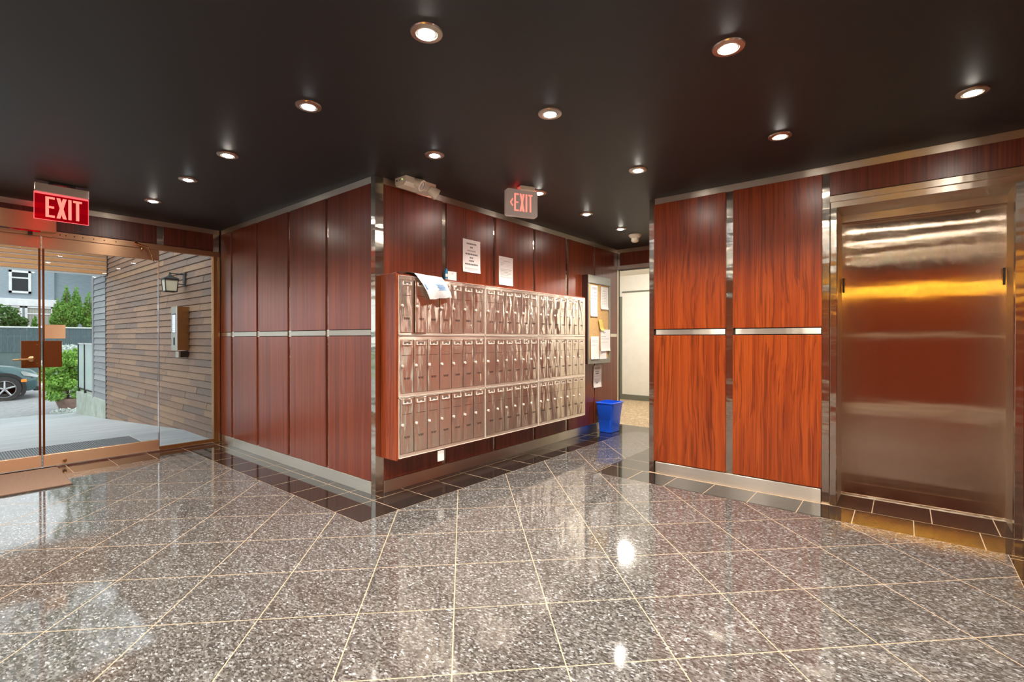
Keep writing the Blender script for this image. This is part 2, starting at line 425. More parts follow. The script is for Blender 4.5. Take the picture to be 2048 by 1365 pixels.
# door side, west, south, elevator, corridor
border(XW, -T0, YD - BW + .02, YD - T0, 'x', -T0); border(XW, 0, YD - T0, YD + .04, 'x', -T0)
border(XW, XW + BW, YS + BW, YD - BW + .02, 'y', YS + BW); border(XW, 1.612, YS, YS + BW, 'x', 0)
border(1.612, 1.93, YS, YC + BW, 'y', -1.603 - 10 * .3125); border(1.93, 2.285, -3.66, -2.715, 'y', -3.2585 - 5 * .3125)
border(1.93, 3.62, YC, YC + BW, 'x', 1.93)
border(3.62, 3.99, YC, 0, 'y', -T0 - BT * 10)

ceil = MB().box(XW - .15, XC + .1, YS - .15, YD + .15, H, H + .2)
ceil = struct(ceil.build('ceiling', 'ceiling_black'), 'matte black lobby ceiling')

def panel(parent, plane, pos, out, a0, a1, z0, z1, mat='cherry_wood', th=.016):
    """plane 'x': a runs along y at x=pos; out = sign of the outward normal"""
    if plane == 'x': m = MB().box(pos, pos + out * th, a0, a1, z0, z1, .0015)
    else: m = MB().box(a0, a1, pos, pos + out * th, z0, z1, .0015)
    return m.build('panel', mat, parent)
def bar(parent, name, plane, pos, out, a0, a1, z0, z1, th, mat='steel', c=.0008):
    if plane == 'x': m = MB().box(pos, pos + out * th, a0, a1, z0, z1, c)
    else: m = MB().box(a0, a1, pos, pos + out * th, z0, z1, c)
    return m.build(name, mat, parent)
PB = .014      # panels stand this proud of the carcass

# left wall: plane x=0 facing -x
wl = struct(MB().box(PB, .15, PB, YD + .04, 0, H).build('wall_left', 'shadow_gap'), 'cherry panelled wall between the glass entrance and the steel corner post')
ya = [(.052, .671), (.712, 1.338), (1.386, 2.007), (2.055, 2.642), (2.70, 2.985)]
for a0, a1 in ya:
    panel(wl, 'x', PB, -1, a0, a1, .098, 1.216); panel(wl, 'x', PB, -1, a0, a1, 1.270, ZT)
    bar(wl, 'middle_rail', 'x', PB, -1, a0 + .004, a1 - .004, 1.221, 1.265, PB + .002, 'steel_flat')
for a, b in ((.671, .712), (1.338, 1.386), (2.007, 2.055), (2.642, 2.70)):
    bar(wl, 'steel_strip', 'x', PB, -1, a, b, .098, ZT, .004)
bar(wl, 'ceiling_trim', 'x', PB, -1, .05, 2.98, ZT, H, PB, 'steel_flat')
cp = MB().prism([(-.002, .052), (-.002, -.002), (.072, -.002), (.072, .012), (.012, .012), (.012, .052)], 0, H - .003, 'xy')
cp.build('corner_post', 'steel', wl)
b = MB().box(-.006, PB, .052, YD - .03, 0, .096, .001)
struct(b.build('baseboard_left', 'steel_flat'), 'brushed steel baseboard below the left panelled wall')

# mailbox wall: plane y=0 facing -y
wb = struct(MB().box(.15, XC + .1, PB, .15, 0, H).box(PB, .151, PB, .15, 0, H).build('wall_back', 'shadow_gap'), 'cherry panelled wall that carries the mailboxes')
xb = [(.075, .682), (.736, 1.350), (1.390, 2.003), (2.044, 2.649), (2.707, 3.303), (3.347, 3.965)]
for a0, a1 in xb:
    panel(wb, 'y', PB, -1, a0, a1, .098, 1.216); panel(wb, 'y', PB, -1, a0, a1, 1.270, ZT)
    bar(wb, 'middle_rail', 'y', PB, -1, a0 + .004, a1 - .004, 1.221, 1.265, PB + .002, 'steel_flat')
for a, b in ((.682, .736), (1.350, 1.390), (2.003, 2.044), (2.649, 2.707), (3.303, 3.347)):
    bar(wb, 'steel_strip', 'y', PB, -1, a, b, .098, ZT, .004)
bar(wb, 'ceiling_trim', 'y', PB, -1, .072, XC, ZT, H, PB, 'steel_flat')
bar(wb, 'corner_trim', 'y', PB, -1, 3.967, XC + .03, 0, 2.156, PB + .004, 'steel_flat')
struct(MB().box(.074, 3.97, -.006, PB, 0, .096, .001).build('baseboard_back', 'steel_flat'), 'brushed steel baseboard below the mailbox wall')

# elevator wall: plane x=1.95 facing -x
we_m = MB().box(XE + PB, 2.6, -2.703, YC - PB, 0, H).box(XE + PB, 2.6, YS, -3.665, 0, H).box(XE + PB, 2.6, -3.665, -2.703, 2.14, H)
we_m.box(2.6, XC, YC - .15, YC - PB, 0, H)
wr = struct(we_m.build('wall_right', 'shadow_gap'), 'cherry panelled elevator wall with steel strips')
for a0, a1 in ((-1.99, -1.384), (-2.651, -2.045)):
    panel(wr, 'x', XE + PB, -1, a0, a1, .107, 1.224, 'cherry_wood_wide'); panel(wr, 'x', XE + PB, -1, a0, a1, 1.281, ZT, 'cherry_wood_wide')
    bar(wr, 'middle_rail', 'x', XE + PB, -1, a0 + .004, a1 - .02, 1.231, 1.274, PB - .001, 'steel_flat')
panel(wr, 'x', XE + PB, -1, -3.9, -2.697, 2.222, ZT, 'cherry_wood')
panel(wr, 'x', XE + PB, -1, -3.93, -3.73, .107, 2.16, 'cherry_wood_wide')
bar(wr, 'steel_strip', 'x', XE + PB, -1, -2.045, -1.99, .10, ZT, .006)
bar(wr, 'steel_strip', 'x', XE + PB, -1, -2.697, -2.651, 0, ZT, .008)
bar(wr, 'steel_strip', 'x', XE + PB, -1, -3.73, -3.668, 0, ZT, .008)
bar(wr, 'ceiling_trim', 'x', XE + PB, -1, YS, -1.39, ZT, H, PB, 'steel_flat')
MB().prism([(XE - .002, -1.384), (XE - .002, YC + .002), (XE + .06, YC + .002), (XE + .06, YC - .013), (XE + .013, YC - .013), (XE + .013, -1.384)], 0, H - .004, 'xy').build('corner_post', 'steel', wr)
for i in range(3):
    a0 = 2.03 + i * .65; panel(wr, 'y', YC - PB, 1, a0, a0 + .6, .107, 1.224); panel(wr, 'y', YC - PB, 1, a0, a0 + .6, 1.281, ZT)
struct(MB().box(XE - .004, XE + PB, -2.648, -1.40, 0, .100, .001).build('baseboard_right', 'steel_flat'), 'brushed steel baseboard left of the elevator')

# elevator doorway
fr = MB().box(XE - .012, XE + .05, -2.741, -2.703, 0, 2.130, .0015)
el = struct(fr.build('door_3', 'steel', origin=(2.1, -3.2, 0)), 'stainless steel elevator door in a deep steel frame')
MB().box(XE - .012, XE + .05, -3.665, -3.627, 0, 2.130, .0015).build('frame_post', 'steel', el)
MB().box(XE - .016, XE + .05, -3.70, -2.699, 2.172, 2.216, .0015).build('header_bar', 'steel_flat', el)
MB().box(XE - .002, XE + .05, -3.665, -2.703, 2.131, 2.172, .001).build('header_lip', 'steel_flat', el)
MB().box(XE + .05, 2.34, -2.741, -2.703, 0, 2.14).build('side_reveal', 'steel_flat', el)
MB().box(XE + .05, 2.34, -3.665, -3.634, 0, 2.14).build('side_reveal', 'steel_flat', el)
MB().box(XE + .05, 2.31, -3.634, -2.741, 2.136, 2.16).build('head_reveal', 'steel_flat', el)
MB().box(2.292, 2.31, -3.634, -2.741, 2.085, 2.137).build('head_plate', 'steel_flat', el)
MB().box(2.318, 2.345, -3.665, -2.72, .006, 2.12).build('door_leaf', 'steel_door', el)
MB().box(2.285, 2.36, -3.64, -2.735, -.01, .003).build('sill', 'steel_flat', el)
MB().lathe([(.012, 0), (.012, .004), (.008, .006), (.0, .006)], (2.318, -3.498, 2.055), (-1, 0, 0), 16).build('key_hole', 'lock_metal', el)
for y in (-2.752, -3.622):
    MB().box(2.30, 2.318, y - .006, y + .006, 1.55, 1.66).build('sensor_slot', 'black_metal', el)
MB().box(2.346, 2.6, -3.7, -2.7, 0, 2.14).build('shaft_back', 'shadow_gap', el)

# walls behind the camera
ws = struct(MB().box(XW, XE + .1, YS - .15, YS - PB, 0, H).build('wall_south', 'shadow_gap'), 'panelled wall behind the camera on the right')
ww = struct(MB().box(XW - .15, XW - PB, YS - .15, YD + .04, 0, H).build('wall_west', 'shadow_gap'), 'panelled wall behind the camera on the left')
for i in range(8):
    a0 = XW + .06 + i * .665
    for z0, z1 in ((.098, 1.216), (1.27, ZT)): panel(ws, 'y', YS - PB, 1, a0, a0 + .615, z0, z1)
    bar(ws, 'middle_rail', 'y', YS - PB, 1, a0, a0 + .615, 1.221, 1.265, PB, 'steel_flat')
for i in range(10):
    a0 = YS + .06 + i * .69
    for z0, z1 in ((.098, 1.216), (1.27, ZT)): panel(ww, 'x', XW - PB, 1, a0, a0 + .64, z0, z1)
    bar(ww, 'middle_rail', 'x', XW - PB, 1, a0, a0 + .64, 1.221, 1.265, PB, 'steel_flat')
struct(MB().box(XW, XE, YS - PB, YS + .006, 0, .096).build('baseboard_south', 'steel_flat'), 'steel baseboard behind the camera on the right')
struct(MB().box(XW - PB, XW + .006, YS, YD, 0, .096).build('baseboard_west', 'steel_flat'), 'steel baseboard behind the camera on the left')
sc = thing('wall_sconce', (XW, -3.08, 1.75), 'amber glass wall sconce behind the camera, seen reflected in the elevator steel', 'wall lamp')
MB().box(XW, XW + .03, -3.16, -3.00, 1.80, 2.10, .004).build('back_plate', 'brass_knob', sc)
MB().lathe([(.05, 0), (.10, .06), (.13, .13), (.135, .19), (.125, .19), (.09, .08), (.04, .02)], (XW + .15, -3.08, 1.88), (0, 0, 1), 24).build('shade', 'amber_glass', sc, True)

# entrance wall: plane y=3.0 facing -y
eh = MB().box(XW, .0, YD + PB, YD + .12, 2.19, H)
wn_ = struct(eh.build('wall_entrance', 'shadow_gap'), 'cherry panelled header wall above the glass entrance doors')
for a0, a1 in ((-3.45, -2.46), (-2.40, -1.50), (-1.44, -.608), (-.548, -.075)):
    panel(wn_, 'y', YD + PB, -1, a0, a1, 2.196, ZT, 'cherry_wood_dark')
for a, b in ((-.608, -.548), (-1.50, -1.44), (-.075, -.012)):
    bar(wn_, 'steel_strip', 'y', YD + PB, -1, a, b, 2.19, ZT, .008)
bar(wn_, 'ceiling_trim', 'y', YD + PB, -1, XW, -.01, ZT, H, PB, 'steel_flat')
MB().box(XW, -.01, YD - .012, YD + .05, 2.133, 2.190, .001).build('header_bar', 'copper', wn_)
for x in (-1.36, -1.32, -1.26, -1.20, -1.12, -1.04, -.95):
    MB().lathe([(.0055, 0), (.0055, .002), (0, .002)], (x, YD - .012, 2.163), (0, -1, 0), 8).build('screw', 'screw_dark', wn_)
MB().box(-.074, -.012, YD - .012, YD + .06, 0, 2.133, .002).build('jamb', 'copper_dark', wn_)
MB().box(-.036, -.012, YD - .02, YD - .012, 0, 2.133, .001).build('jamb_bead', 'brass_knob', wn_)
MB().box(XW, XW + .06, YD - .012, YD + .06, 0, 2.133, .002).build('jamb', 'copper_dark', wn_)
MB().box(XW, -.074, YD - .01, YD + .05, 0, .014, .001).build('threshold', 'chrome', wn_)

def leaf(name, x0, x1, label, hinge_right):
    m = MB().box(x0 + .003, x1 - .003, YD + .012, YD + .024, .120, 2.026)
    d = struct(m.build(name, 'pane_glass', origin=((x0 + x1) / 2, YD + .018, 0)), label)
    MB().box(x0, x1, YD, YD + .036, .018, .125, .0015).build('bottom_rail', 'copper', d)
    MB().box(x0, x1, YD, YD + .036, 2.022, 2.130, .0015).build('top_rail', 'copper', d)
    xs = x0 if hinge_right else x1
    MB().box(xs - (.0 if hinge_right else .014), xs + (.014 if hinge_right else 0), YD + .006, YD + .030, .125, 2.022, .001).build('edge_seal', 'brown_plate', d)
    xa, xb_ = (x0 + .004, x0 + .127) if hinge_right else (x1 - .128, x1 - .001)
    pl_ = MB().box(xa, xb_, YD - .016, YD + .05, .932, 1.176, .002).build('lock_case', 'brown_plate', d)
    if hinge_right:
        MB().lathe([(.014, 0), (.016, .006), (.012, .012), (0, .013)], (x0 + .145, YD, .052), (0, -1, 0), 16).build('floor_bolt', 'brass_knob', d)
    else:
        for z in (.972, 1.142):
            MB().lathe([(.006, 0), (.005, .003), (0, .004)], (xb_ - .026, YD - .016, z), (0, -1, 0), 10).build('screw', 'brass_knob', d)
        h = MB().lathe([(.024, 0), (.024, .008), (.016, .012), (.012, .045), (0, .047)], (x1 - .066, YD - .016, 1.012), (0, -1, 0), 20)
        h.tube((x1 - .066, YD - .055, 1.012), (x1 - .15, YD - .058, 1.010), .011, .009).tube((x1 - .15, YD - .058, 1.010), (x1 - .185, YD - .05, 1.006), .009, .007)
        h.build('lever_handle', 'brass_knob', d, True)
    return d
dl = leaf('door_1', -2.366, -1.490, 'left glass entrance door leaf with lever handle', False)
dr = leaf('door_2', -1.478, -.595, 'right glass entrance door leaf with a copper sign on the glass', True)
MB().box(-1.466, -1.322, YD + .007, YD + .0115, 1.197, 1.325, .0008).build('door_sign', 'copper', dr)
w1 = struct(MB().box(-.587, -.074, YD + .012, YD + .024, .048, 2.133).build('window_1', 'pane_glass', origin=(-.33, YD + .018, 0)), 'narrow glass sidelight right of the entrance doors')
MB().box(-.588, -.074, YD, YD + .036, .014, .050, .001).build('bottom_rail', 'copper_dark', w1)
MB().box(-.591, -.586, YD + .008, YD + .028, .05, 2.133).build('edge_seal', 'chrome', w1)
w2 = struct(MB().box(XW + .06, -2.374, YD + .012, YD + .024, .048, 2.133).build('window_2', 'pane_glass', origin=(-2.9, YD + .018, 0)), 'glass sidelight left of the entrance doors')
MB().box(XW + .06, -2.372, YD, YD + .036, .014, .050, .001).build('bottom_rail', 'copper_dark', w2)
# closer box over the left leaf and the closer arm over the right one
ob = thing('door_operator', (-1.9, YD - .05, 2.16), 'long copper coloured door operator box above the left door leaf', 'door closer')
MB().box(-2.42, -1.395, YD - .105, YD - .012, 2.166, 2.325, .003).build('housing', 'copper', ob)
MB().box(-2.42, -1.50, YD - .10, YD - .012, 2.150, 2.166).build('base_strip', 'chrome', ob)
MB().box(-1.58, -1.55, YD - .09, YD - .06, 2.125, 2.150).build('spindle', 'black_metal', ob)
ca = thing('door_closer_arm', (-.72, YD - .03, 2.0), 'bent brass closer arm on the header of the right door leaf', 'door closer')
m = MB().tube((-.79, YD - .03, 2.168), (-.70, YD - .075, 2.135), .010, .008); m.tube((-.70, YD - .075, 2.135), (-.655, YD - .08, 1.995), .008, .005); m.build('arm', 'brass_knob', ca, True)
MB().lathe([(.018, 0), (.018, .02), (.010, .024), (0, .024)], (-.79, YD - .012, 2.168), (0, -1, 0), 16).build('pivot', 'brass_knob', ca)
MB().lathe([(.013, 0), (.013, .02), (0, .022)], (-.745, YD - .036, 2.118), (0, -1, 0), 12).build('shoe', 'copper_dark', ca)

# corridor behind the mailbox wall
hd = struct(MB().box(XC, XC + .12, YC, 0.0, 2.156, H).build('wall_corridor_header', 'shadow_gap'), 'cherry header above the corridor opening')
panel(hd, 'x', XC, -1, YC, -.045, 2.213, ZT, 'cherry_wood', .012)
bar(hd, 'header_trim', 'x', XC, -1, YC, 0, 2.156, 2.212, .014, 'steel')
bar(hd, 'ceiling_trim', 'x', XC, -1, YC, 0, ZT, H, .012, 'steel_flat')
bar(hd, 'corner_strip', 'x', XC, -1, -.045, -.001, 2.212, ZT, .010)
cf = struct(MB().box(3.99, 6.62, -3.5, 3.6, -.05, -.001).build('floor_corridor', 'carpet'), 'beige patterned corridor carpet')
struct(MB().box(XC + .1, 6.8, -3.5, 3.6, H, H + .1).build('ceiling_corridor', 'paint_white'), 'white corridor ceiling')
wc = struct(MB().box(6.62, 6.75, -3.5, 3.6, 0, H).build('wall_corridor', 'paint_white'), 'white corridor wall with a grey baseboard')
MB().box(6.585, 6.62, .2, 1.22, 2.10, 2.13).box(6.585, 6.62, 1.22, 1.30, 0, 2.03).build('door_casing', 'paint_grey', wc)
MB().box(6.60, 6.62, .1, 1.22, .10, 2.10).build('door_slab', 'paint_white', wc)
struct(MB().box(6.575, 6.60, -3.5, 3.6, 0, .10).build('baseboard_corridor', 'paint_grey'), 'grey baseboard of the white corridor wall')
struct(MB().box(XC + .1, XC + .25, .15, 3.6, 0, H).box(XC, XC + .25, -3.5, YC - .15, 0, H).build('wall_corridor_near', 'paint_white'), 'near white wall of the corridor')
struct(MB().box(XC, 6.8, 3.6, 3.7, 0, H).build('wall_corridor_end', 'paint_white'), 'far end wall of the corridor on the left')
struct(MB().box(XC, 6.8, -3.6, -3.5, 0, H).build('wall_corridor_end_right', 'paint_white'), 'far end wall of the corridor on the right')
for y, lb in ((.55, 'round white ceiling lamp in the corridor behind the header'), (-1.6, 'round white ceiling lamp in the corridor beyond the elevator block')):
    cl_ = thing('corridor_ceiling_lamp', (5.3, y, H), lb, 'ceiling lamp')
    MB().lathe([(.17, 0), (.17, -.02), (.15, -.02)], (5.3, y, H), (0, 0, 1), 24).build('rim', 'gimbal_white', cl_)
    MB().lathe([(.15, -.02), (.13, -.05), (.08, -.075), (0, -.085)], (5.3, y, H), (0, 0, 1), 24).build('diffuser', 'corridor_lamp', cl_, True)

# ------------------------------------------------------------------ downlights
ring = MB().ringlathe([(.066, 0), (.064, -.006), (.044, -.009), (.040, -.004), (.040, 0)], (0, 0, 0)).mesh('trim_ring', smooth=True); ring.materials.append(M['ring_nickel'])
gim = MB().ringlathe([(.039, 0), (.039, -.006), (.034, -.007), (.031, -.002), (.031, 0)], (0, 0, 0)).mesh('gimbal', smooth=True); gim.materials.append(M['gimbal_white'])
bm1 = MB().lathe([(.031, -.001), (.029, -.008), (.018, -.014), (0, -.016)], (0, 0, 0), n=24).mesh('bulb', smooth=True); bm1.materials.append(M['bulb_bright'])
bm2 = bm1.copy(); bm2.materials[0] = M['bulb_dim']
spots = [(-.878, -1.607, 1, 'recessed ceiling downlight nearest the top centre, the most dazzling one'),
         (0., -2.53, 1, 'bright recessed downlight at the top right of centre'),
         (1.173, -3.378, 1, 'recessed ceiling downlight furthest right, above the elevator door'),
         (-.868, -.644, 0, 'dim recessed downlight with a clear nickel ring, left of top centre'),
         (.018, -1.595, 0, 'dim recessed downlight with a copper toned ring at the centre of the ceiling'),
         (1.152, -2.521, 1, 'bright recessed downlight above the wall left of the elevator'),
         (-.866, .438, 1, 'bright recessed downlight in the middle of the row leading to the glass doors'),
         (.019, -.648, 0, 'dim recessed downlight just above the emergency light unit'),
         (-.860, 1.222, 0, 'small dim downlight, second from the door end of its row'),
         (1.16, -1.591, 1, 'recessed downlight near the steel corner of the elevator wall'),
         (-.855, 2.142, 1, 'recessed downlight nearest the glass doors, right of the red exit sign'),
         (1.152, -.697, 1, 'recessed downlight directly beside the pale exit sign'),
         (2.01, -.659, 1, 'first recessed downlight in the corridor past the pale exit sign'),
         (2.823, -.623, 1, 'furthest recessed downlight, beside the smoke detector')]
hidden = [(-.87, -2.53), (-2.03, .44), (-2.08, -.8), (-1.95, -1.6), (-1.95, -2.53), (0, -3.4), (-.87, -3.4), (-1.95, 2.14), (-2.9, -.65), (-2.9, -2.53), (-2.9, 1.2)]
def downlight(x, y, on, label, group):
    d = thing('downlight', (x, y, H), label, 'ceiling light', group)
    place('trim_ring', ring, (0, 0, 0), d); place('gimbal', gim, (0, 0, 0), d); place('bulb', bm1 if on else bm2, (0, 0, 0), d)
    L = bpy.data.lights.new('downlight_beam', 'SPOT'); L.energy = SPOT if on else SPOT * .55
    L.color = (1, .93, .83) if on else (1, .96, .92); L.spot_size = R_(125); L.spot_blend = .9; L.shadow_soft_size = .03
    lo = link(bpy.data.objects.new('downlight_beam', L)); lo.parent = d; lo.location = (0, 0, -.045)
for x, y, on, lb in spots: downlight(x, y, on, lb, 'recessed ceiling downlights')
for x, y in hidden: downlight(x, y, 1, 'recessed ceiling downlight behind or beside the camera, outside the picture', 'downlights outside the picture')

# ------------------------------------------------------------------ lettering
def letters(m, txt, x, z, h, wd, gap, st, y0, y1, fx=1):
    """block capitals in the xz plane"""
    for ch in txt:
        if ch == 'E':
            m.box(x, x + st, y0, y1, z, z + h); m.box(x + st, x + wd, y0, y1, z + h - st * .85, z + h); m.box(x + st, x + wd * .92, y0, y1, z + h / 2 - st * .42, z + h / 2 + st * .42); m.box(x + st, x + wd, y0, y1, z, z + st * .85); dx = wd
        elif ch == 'X':
            W = wd * 1.12
            m.prism([(x, z), (x + st * 1.15, z), (x + W, z + h), (x + W - st * 1.15, z + h)], y0, y1); m.prism([(x, z + h), (x + st * 1.15, z + h), (x + W, z), (x + W - st * 1.15, z)], y0 + .0002, y1 - .0002); dx = W
        elif ch == 'I': m.box(x, x + st, y0, y1, z, z + h); dx = st
        elif ch == 'T':
            m.box(x, x + wd, y0, y1, z + h - st * .85, z + h); m.box(x + wd / 2 - st / 2, x + wd / 2 + st / 2, y0, y1, z, z + h - st * .85); dx = wd
        elif ch == '<':
            m.prism([(x, z + h / 2), (x + wd * .62, z + h * .74), (x + wd * .62 + st * .5, z + h * .67), (x + st * .9, z + h / 2)], y0, y1)
            m.prism([(x, z + h / 2), (x + wd * .62, z + h * .26), (x + wd * .62 + st * .5, z + h * .33), (x + st * .9, z + h / 2)], y0, y1); dx = wd * .8
        x += dx + gap
    return m
ex = thing('exit_sign', (-1.458, 2.16, 2.14), 'red edge lit EXIT sign hanging in front of the glass doors', 'exit sign')
MB().box(-1.54, -1.38, 2.13, 2.19, 2.425, H, .002).build('canopy', 'black_metal', ex)
MB().box(-1.62, -1.296, 2.135, 2.185, 2.352, 2.420, .003).build('housing', 'steel_flat', ex)
p = MB().box(-1.62, -1.297, 2.157, 2.163, 2.14, 2.352, .0015).build('acrylic_panel', 'red_acrylic', ex)
rim = MB()
for a in ((-1.62, -1.297, 2.1385, 2.1415), (-1.6215, -1.6185, 2.14, 2.352), (-1.2985, -1.2955, 2.14, 2.352)): rim.box(a[0], a[1], 2.156, 2.164, a[2], a[3])
rim.box(-1.62, -1.297, 2.155, 2.165, 2.340, 2.352)
rim.build('glowing_edge', 'exit_red', ex)
letters(MB(), 'EXIT', -1.556, 2.162, .162, .054, .010, .0195, 2.1535, 2.1565).build('letters', 'exit_red_soft', ex)
MB().box(-1.50, -1.42, 2.187, 2.20, 2.405, 2.420).build('top_led_row', 'led_row', ex)
MB().box(-1.2962, -1.2945, 2.15, 2.156, 2.40, 2.405).build('status_led', 'led_green', ex)
lamp = bpy.data.lights.new('exit_glow', 'POINT'); lamp.energy = .5; lamp.color = (1, .03, .06); lamp.shadow_soft_size = .03
lo = link(bpy.data.objects.new('exit_glow', lamp)); lo.parent = ex; lo.location = (0.02, .10, .255)

ang = R_(-28)
e2 = thing('exit_sign', (.919, -.686, 2.19), 'pale lensed EXIT sign with a left arrow hanging near the emergency light', 'exit sign')
e2.rotation_euler = (0, 0, ang)
def lb(m, name, mat): # local-space build under e2
    me = m.mesh(name); me.materials.append(M[mat]); o = link(bpy.data.objects.new(name, me)); o.parent = e2; return o
lb(MB().box(-.02, .11, -.035, .035, .212, .250, .004), 'canopy', 'plastic_cream')
lb(MB().prism([(-.138, .012), (-.126, 0), (.126, 0), (.138, .012), (.138, .205), (.126, .217), (-.126, .217), (-.138, .205)], -.022, .022), 'lens_box', 'exit_lens')
lb(letters(MB(), '<', -.108, .04, .135, .035, .004, .012, -.0235, -.0218), 'arrow', 'exit_red_soft')
lb(letters(MB(), 'EXIT', -.070, .040, .142, .038, .010, .0135, -.0235, -.0218), 'letters', 'exit_red_soft')
lb(MB().box(-.05, .07, -.012, .012, .217, .220), 'top_led_row', 'led_row')
lamp = bpy.data.lights.new('exit_glow', 'POINT'); lamp.energy = .8; lamp.color = (1, .06, .03); lamp.shadow_soft_size = .02
lo = link(bpy.data.objects.new('exit_glow', lamp)); lo.parent = e2; lo.location = (.02, .07, .20)

# emergency light
em = thing('emergency_light', (.30, -.12, 2.37), 'cream two headed emergency light on the ceiling above the corner post', 'emergency light')
MB().prism([(-.045, H), (-.045, 2.395), (-.06, 2.372), (-.15, 2.372), (-.178, 2.395), (-.178, H)], .150, .452, 'yz').build('body', 'plastic_cream', em)
MB().prism([(-.17, 2.43), (-.05, 2.43), (-.05, 2.405), (-.17, 2.405)], .148, .150, 'yz').build('end_plate', 'plastic_white', em)
MB().lathe([(.006, 0), (.006, .003), (0, .003)], (.148, -.072, 2.416), (-1, 0, 0), 10).build('test_button', 'black_metal', em)
MB().lathe([(.004, 0), (.004, .003), (0, .003)], (.148, -.105, 2.416), (-1, 0, 0), 8).build('fuse_button', 'black_metal', em)
MB().lathe([(.004, 0), (.004, .003), (0, .003)], (.148, -.135, 2.417), (-1, 0, 0), 8).build('status_led', 'led_green', em)
for c, ax in (((.265, -.185, 2.400), (.35, -.75, -.5)), ((.425, -.175, 2.375), (.85, -.35, -.55))):
    hd_ = MB().lathe([(.018, -.045), (.030, -.04), (.040, 0), (.046, .03), (.046, .038), (.040, .040)], c, ax, 20).build('lamp_head', 'plastic_cream', em, True)
    MB().lathe([(.040, .036), (.03, .043), (0, .046)], c, ax, 20).build('lens', 'lamp_clear', hd_, True)
    MB().tube(c, (c[0] - .03, -.15, c[2] + .02), .012).build('knuckle', 'plastic_cream', hd_)
MB().prism([(.30, 2.372), (.36, 2.372), (.345, 2.41), (.32, 2.41)], -.182, -.178).build('label_plate', 'plastic_white', em)

# smoke detector
sd = thing('smoke_detector', (3.22, -.614, 2.36), 'cream smoke detector on the ceiling at the corridor mouth', 'smoke detector')
MB().lathe([(.075, H), (.075, 2.43), (.055, 2.405), (.04, 2.40)], (3.22, -.614, 0), n=24).build('base', 'plastic_cream', sd, True)
MB().lathe([(.04, 2.40), (.045, 2.39), (.045, 2.365), (.03, 2.352), (0, 2.35)], (3.22, -.614, 0), n=24).build('head', 'plastic_cream', sd, True)

# ------------------------------------------------------------------ mailboxes
cab = thing('mailbox_cabinet', (1.405, -.1, .285), 'wall hung cherry surround that holds the steel mailboxes', 'cabinet')
MB().box(.044, .058, -.196, -.004, .285, 1.684, .001).build('side_panel', 'cherry_wood_wide', cab)
MB().box(2.752, 2.764, -.196, -.004, .285, 1.684, .001).build('side_panel', 'cherry_wood_wide', cab)
MB().box(.058, 2.752, -.19, -.004, 1.672, 1.684).build('top_panel', 'cherry_wood', cab)
MB().box(.058, 2.752, -.19, -.004, .285, .297).build('bottom_panel', 'cherry_wood', cab)
MB().box(.058, 2.752, -.06, -.004, .297, 1.672).build('back_panel', 'cherry_wood_dark', cab)
cols = [(.058, 1.013, 7), (1.017, 1.823, 6), (1.829, 2.752, 7)]
rows = [(1.224, 1.671, 1.243, 1.640), (.755, 1.220, .785, 1.186), (.298, .751, .330, .742)]
cn = ['next to the corner post', 'in the middle column', 'at the corridor end']
rn = ['Top row', 'Middle row', 'Bottom row']
YF = -.2
dcache = {}
def door_meshes(wd, ht):
    k = (round(wd, 3), round(ht, 3))
    if k in dcache: return dcache[k]
    d = MB().box(0, wd, -.004, .004, 0, ht, .0012)
    d.box(.018, wd - .022, -.0046, -.0038, ht - .1165, ht - .1150)
    dm = d.mesh('door'); dm.materials.append(M['steel_mail'])
    scr = MB().box(.016, wd - .020, -.0052, -.0046, ht - .1168, ht - .1146).mesh('mail_slot'); scr.materials.append(M['screw_dark'])
    hw = min(.085, wd * .66); x0 = wd * .5 - hw / 2
    lh = MB().box(x0, x0 + hw, -.008, -.004, ht - .040, ht - .034, .0008); lh.box(x0, x0 + .010, -.008, -.004, ht - .034, ht - .012); lh.box(x0 + hw - .010, x0 + hw, -.008, -.004, ht - .034, ht - .012)
    lh.box(x0 + hw * .4, x0 + hw * .6, -.008, -.004, ht - .034, ht - .026)
    lhm = lh.mesh('name_holder'); lhm.materials.append(M['lock_metal'])
    lk = MB().lathe([(.011, 0), (.011, .006), (.008, .009), (.003, .009), (.003, .006), (0, .006)], (.020, -.004, ht - .197), (0, -1, 0), 14).mesh('lock', smooth=True); lk.materials.append(M['lock_metal'])
    nc = MB().box(x0 + .010, x0 + hw - .010, -.0052, -.0046, ht - .034, ht - .014).mesh('name_card'); nc.materials.append(M['card_dark'])
    vt = MB(); n = 5; x0 = wd * .30; dx = wd * .085
    for i in range(n):
        a = x0 + i * dx
        up = i % 2
        tri = [(a, ht - .300), (a + dx * .72, ht - .300), (a + dx * .36 + .001, ht - .284), (a + dx * .36 - .001, ht - .284)] if up else [(a, ht - .284), (a + dx * .72, ht - .284), (a + dx * .36 + .001, ht - .300), (a + dx * .36 - .001, ht - .300)]
        vt.prism(tri, -.0048, -.0040)
    vm_ = vt.mesh('vent_slots'); vm_.materials.append(M['screw_dark'])
    dcache[k] = (dm, scr, lhm, lk, vm_, nc); return dcache[k]
rng = random.Random(3)
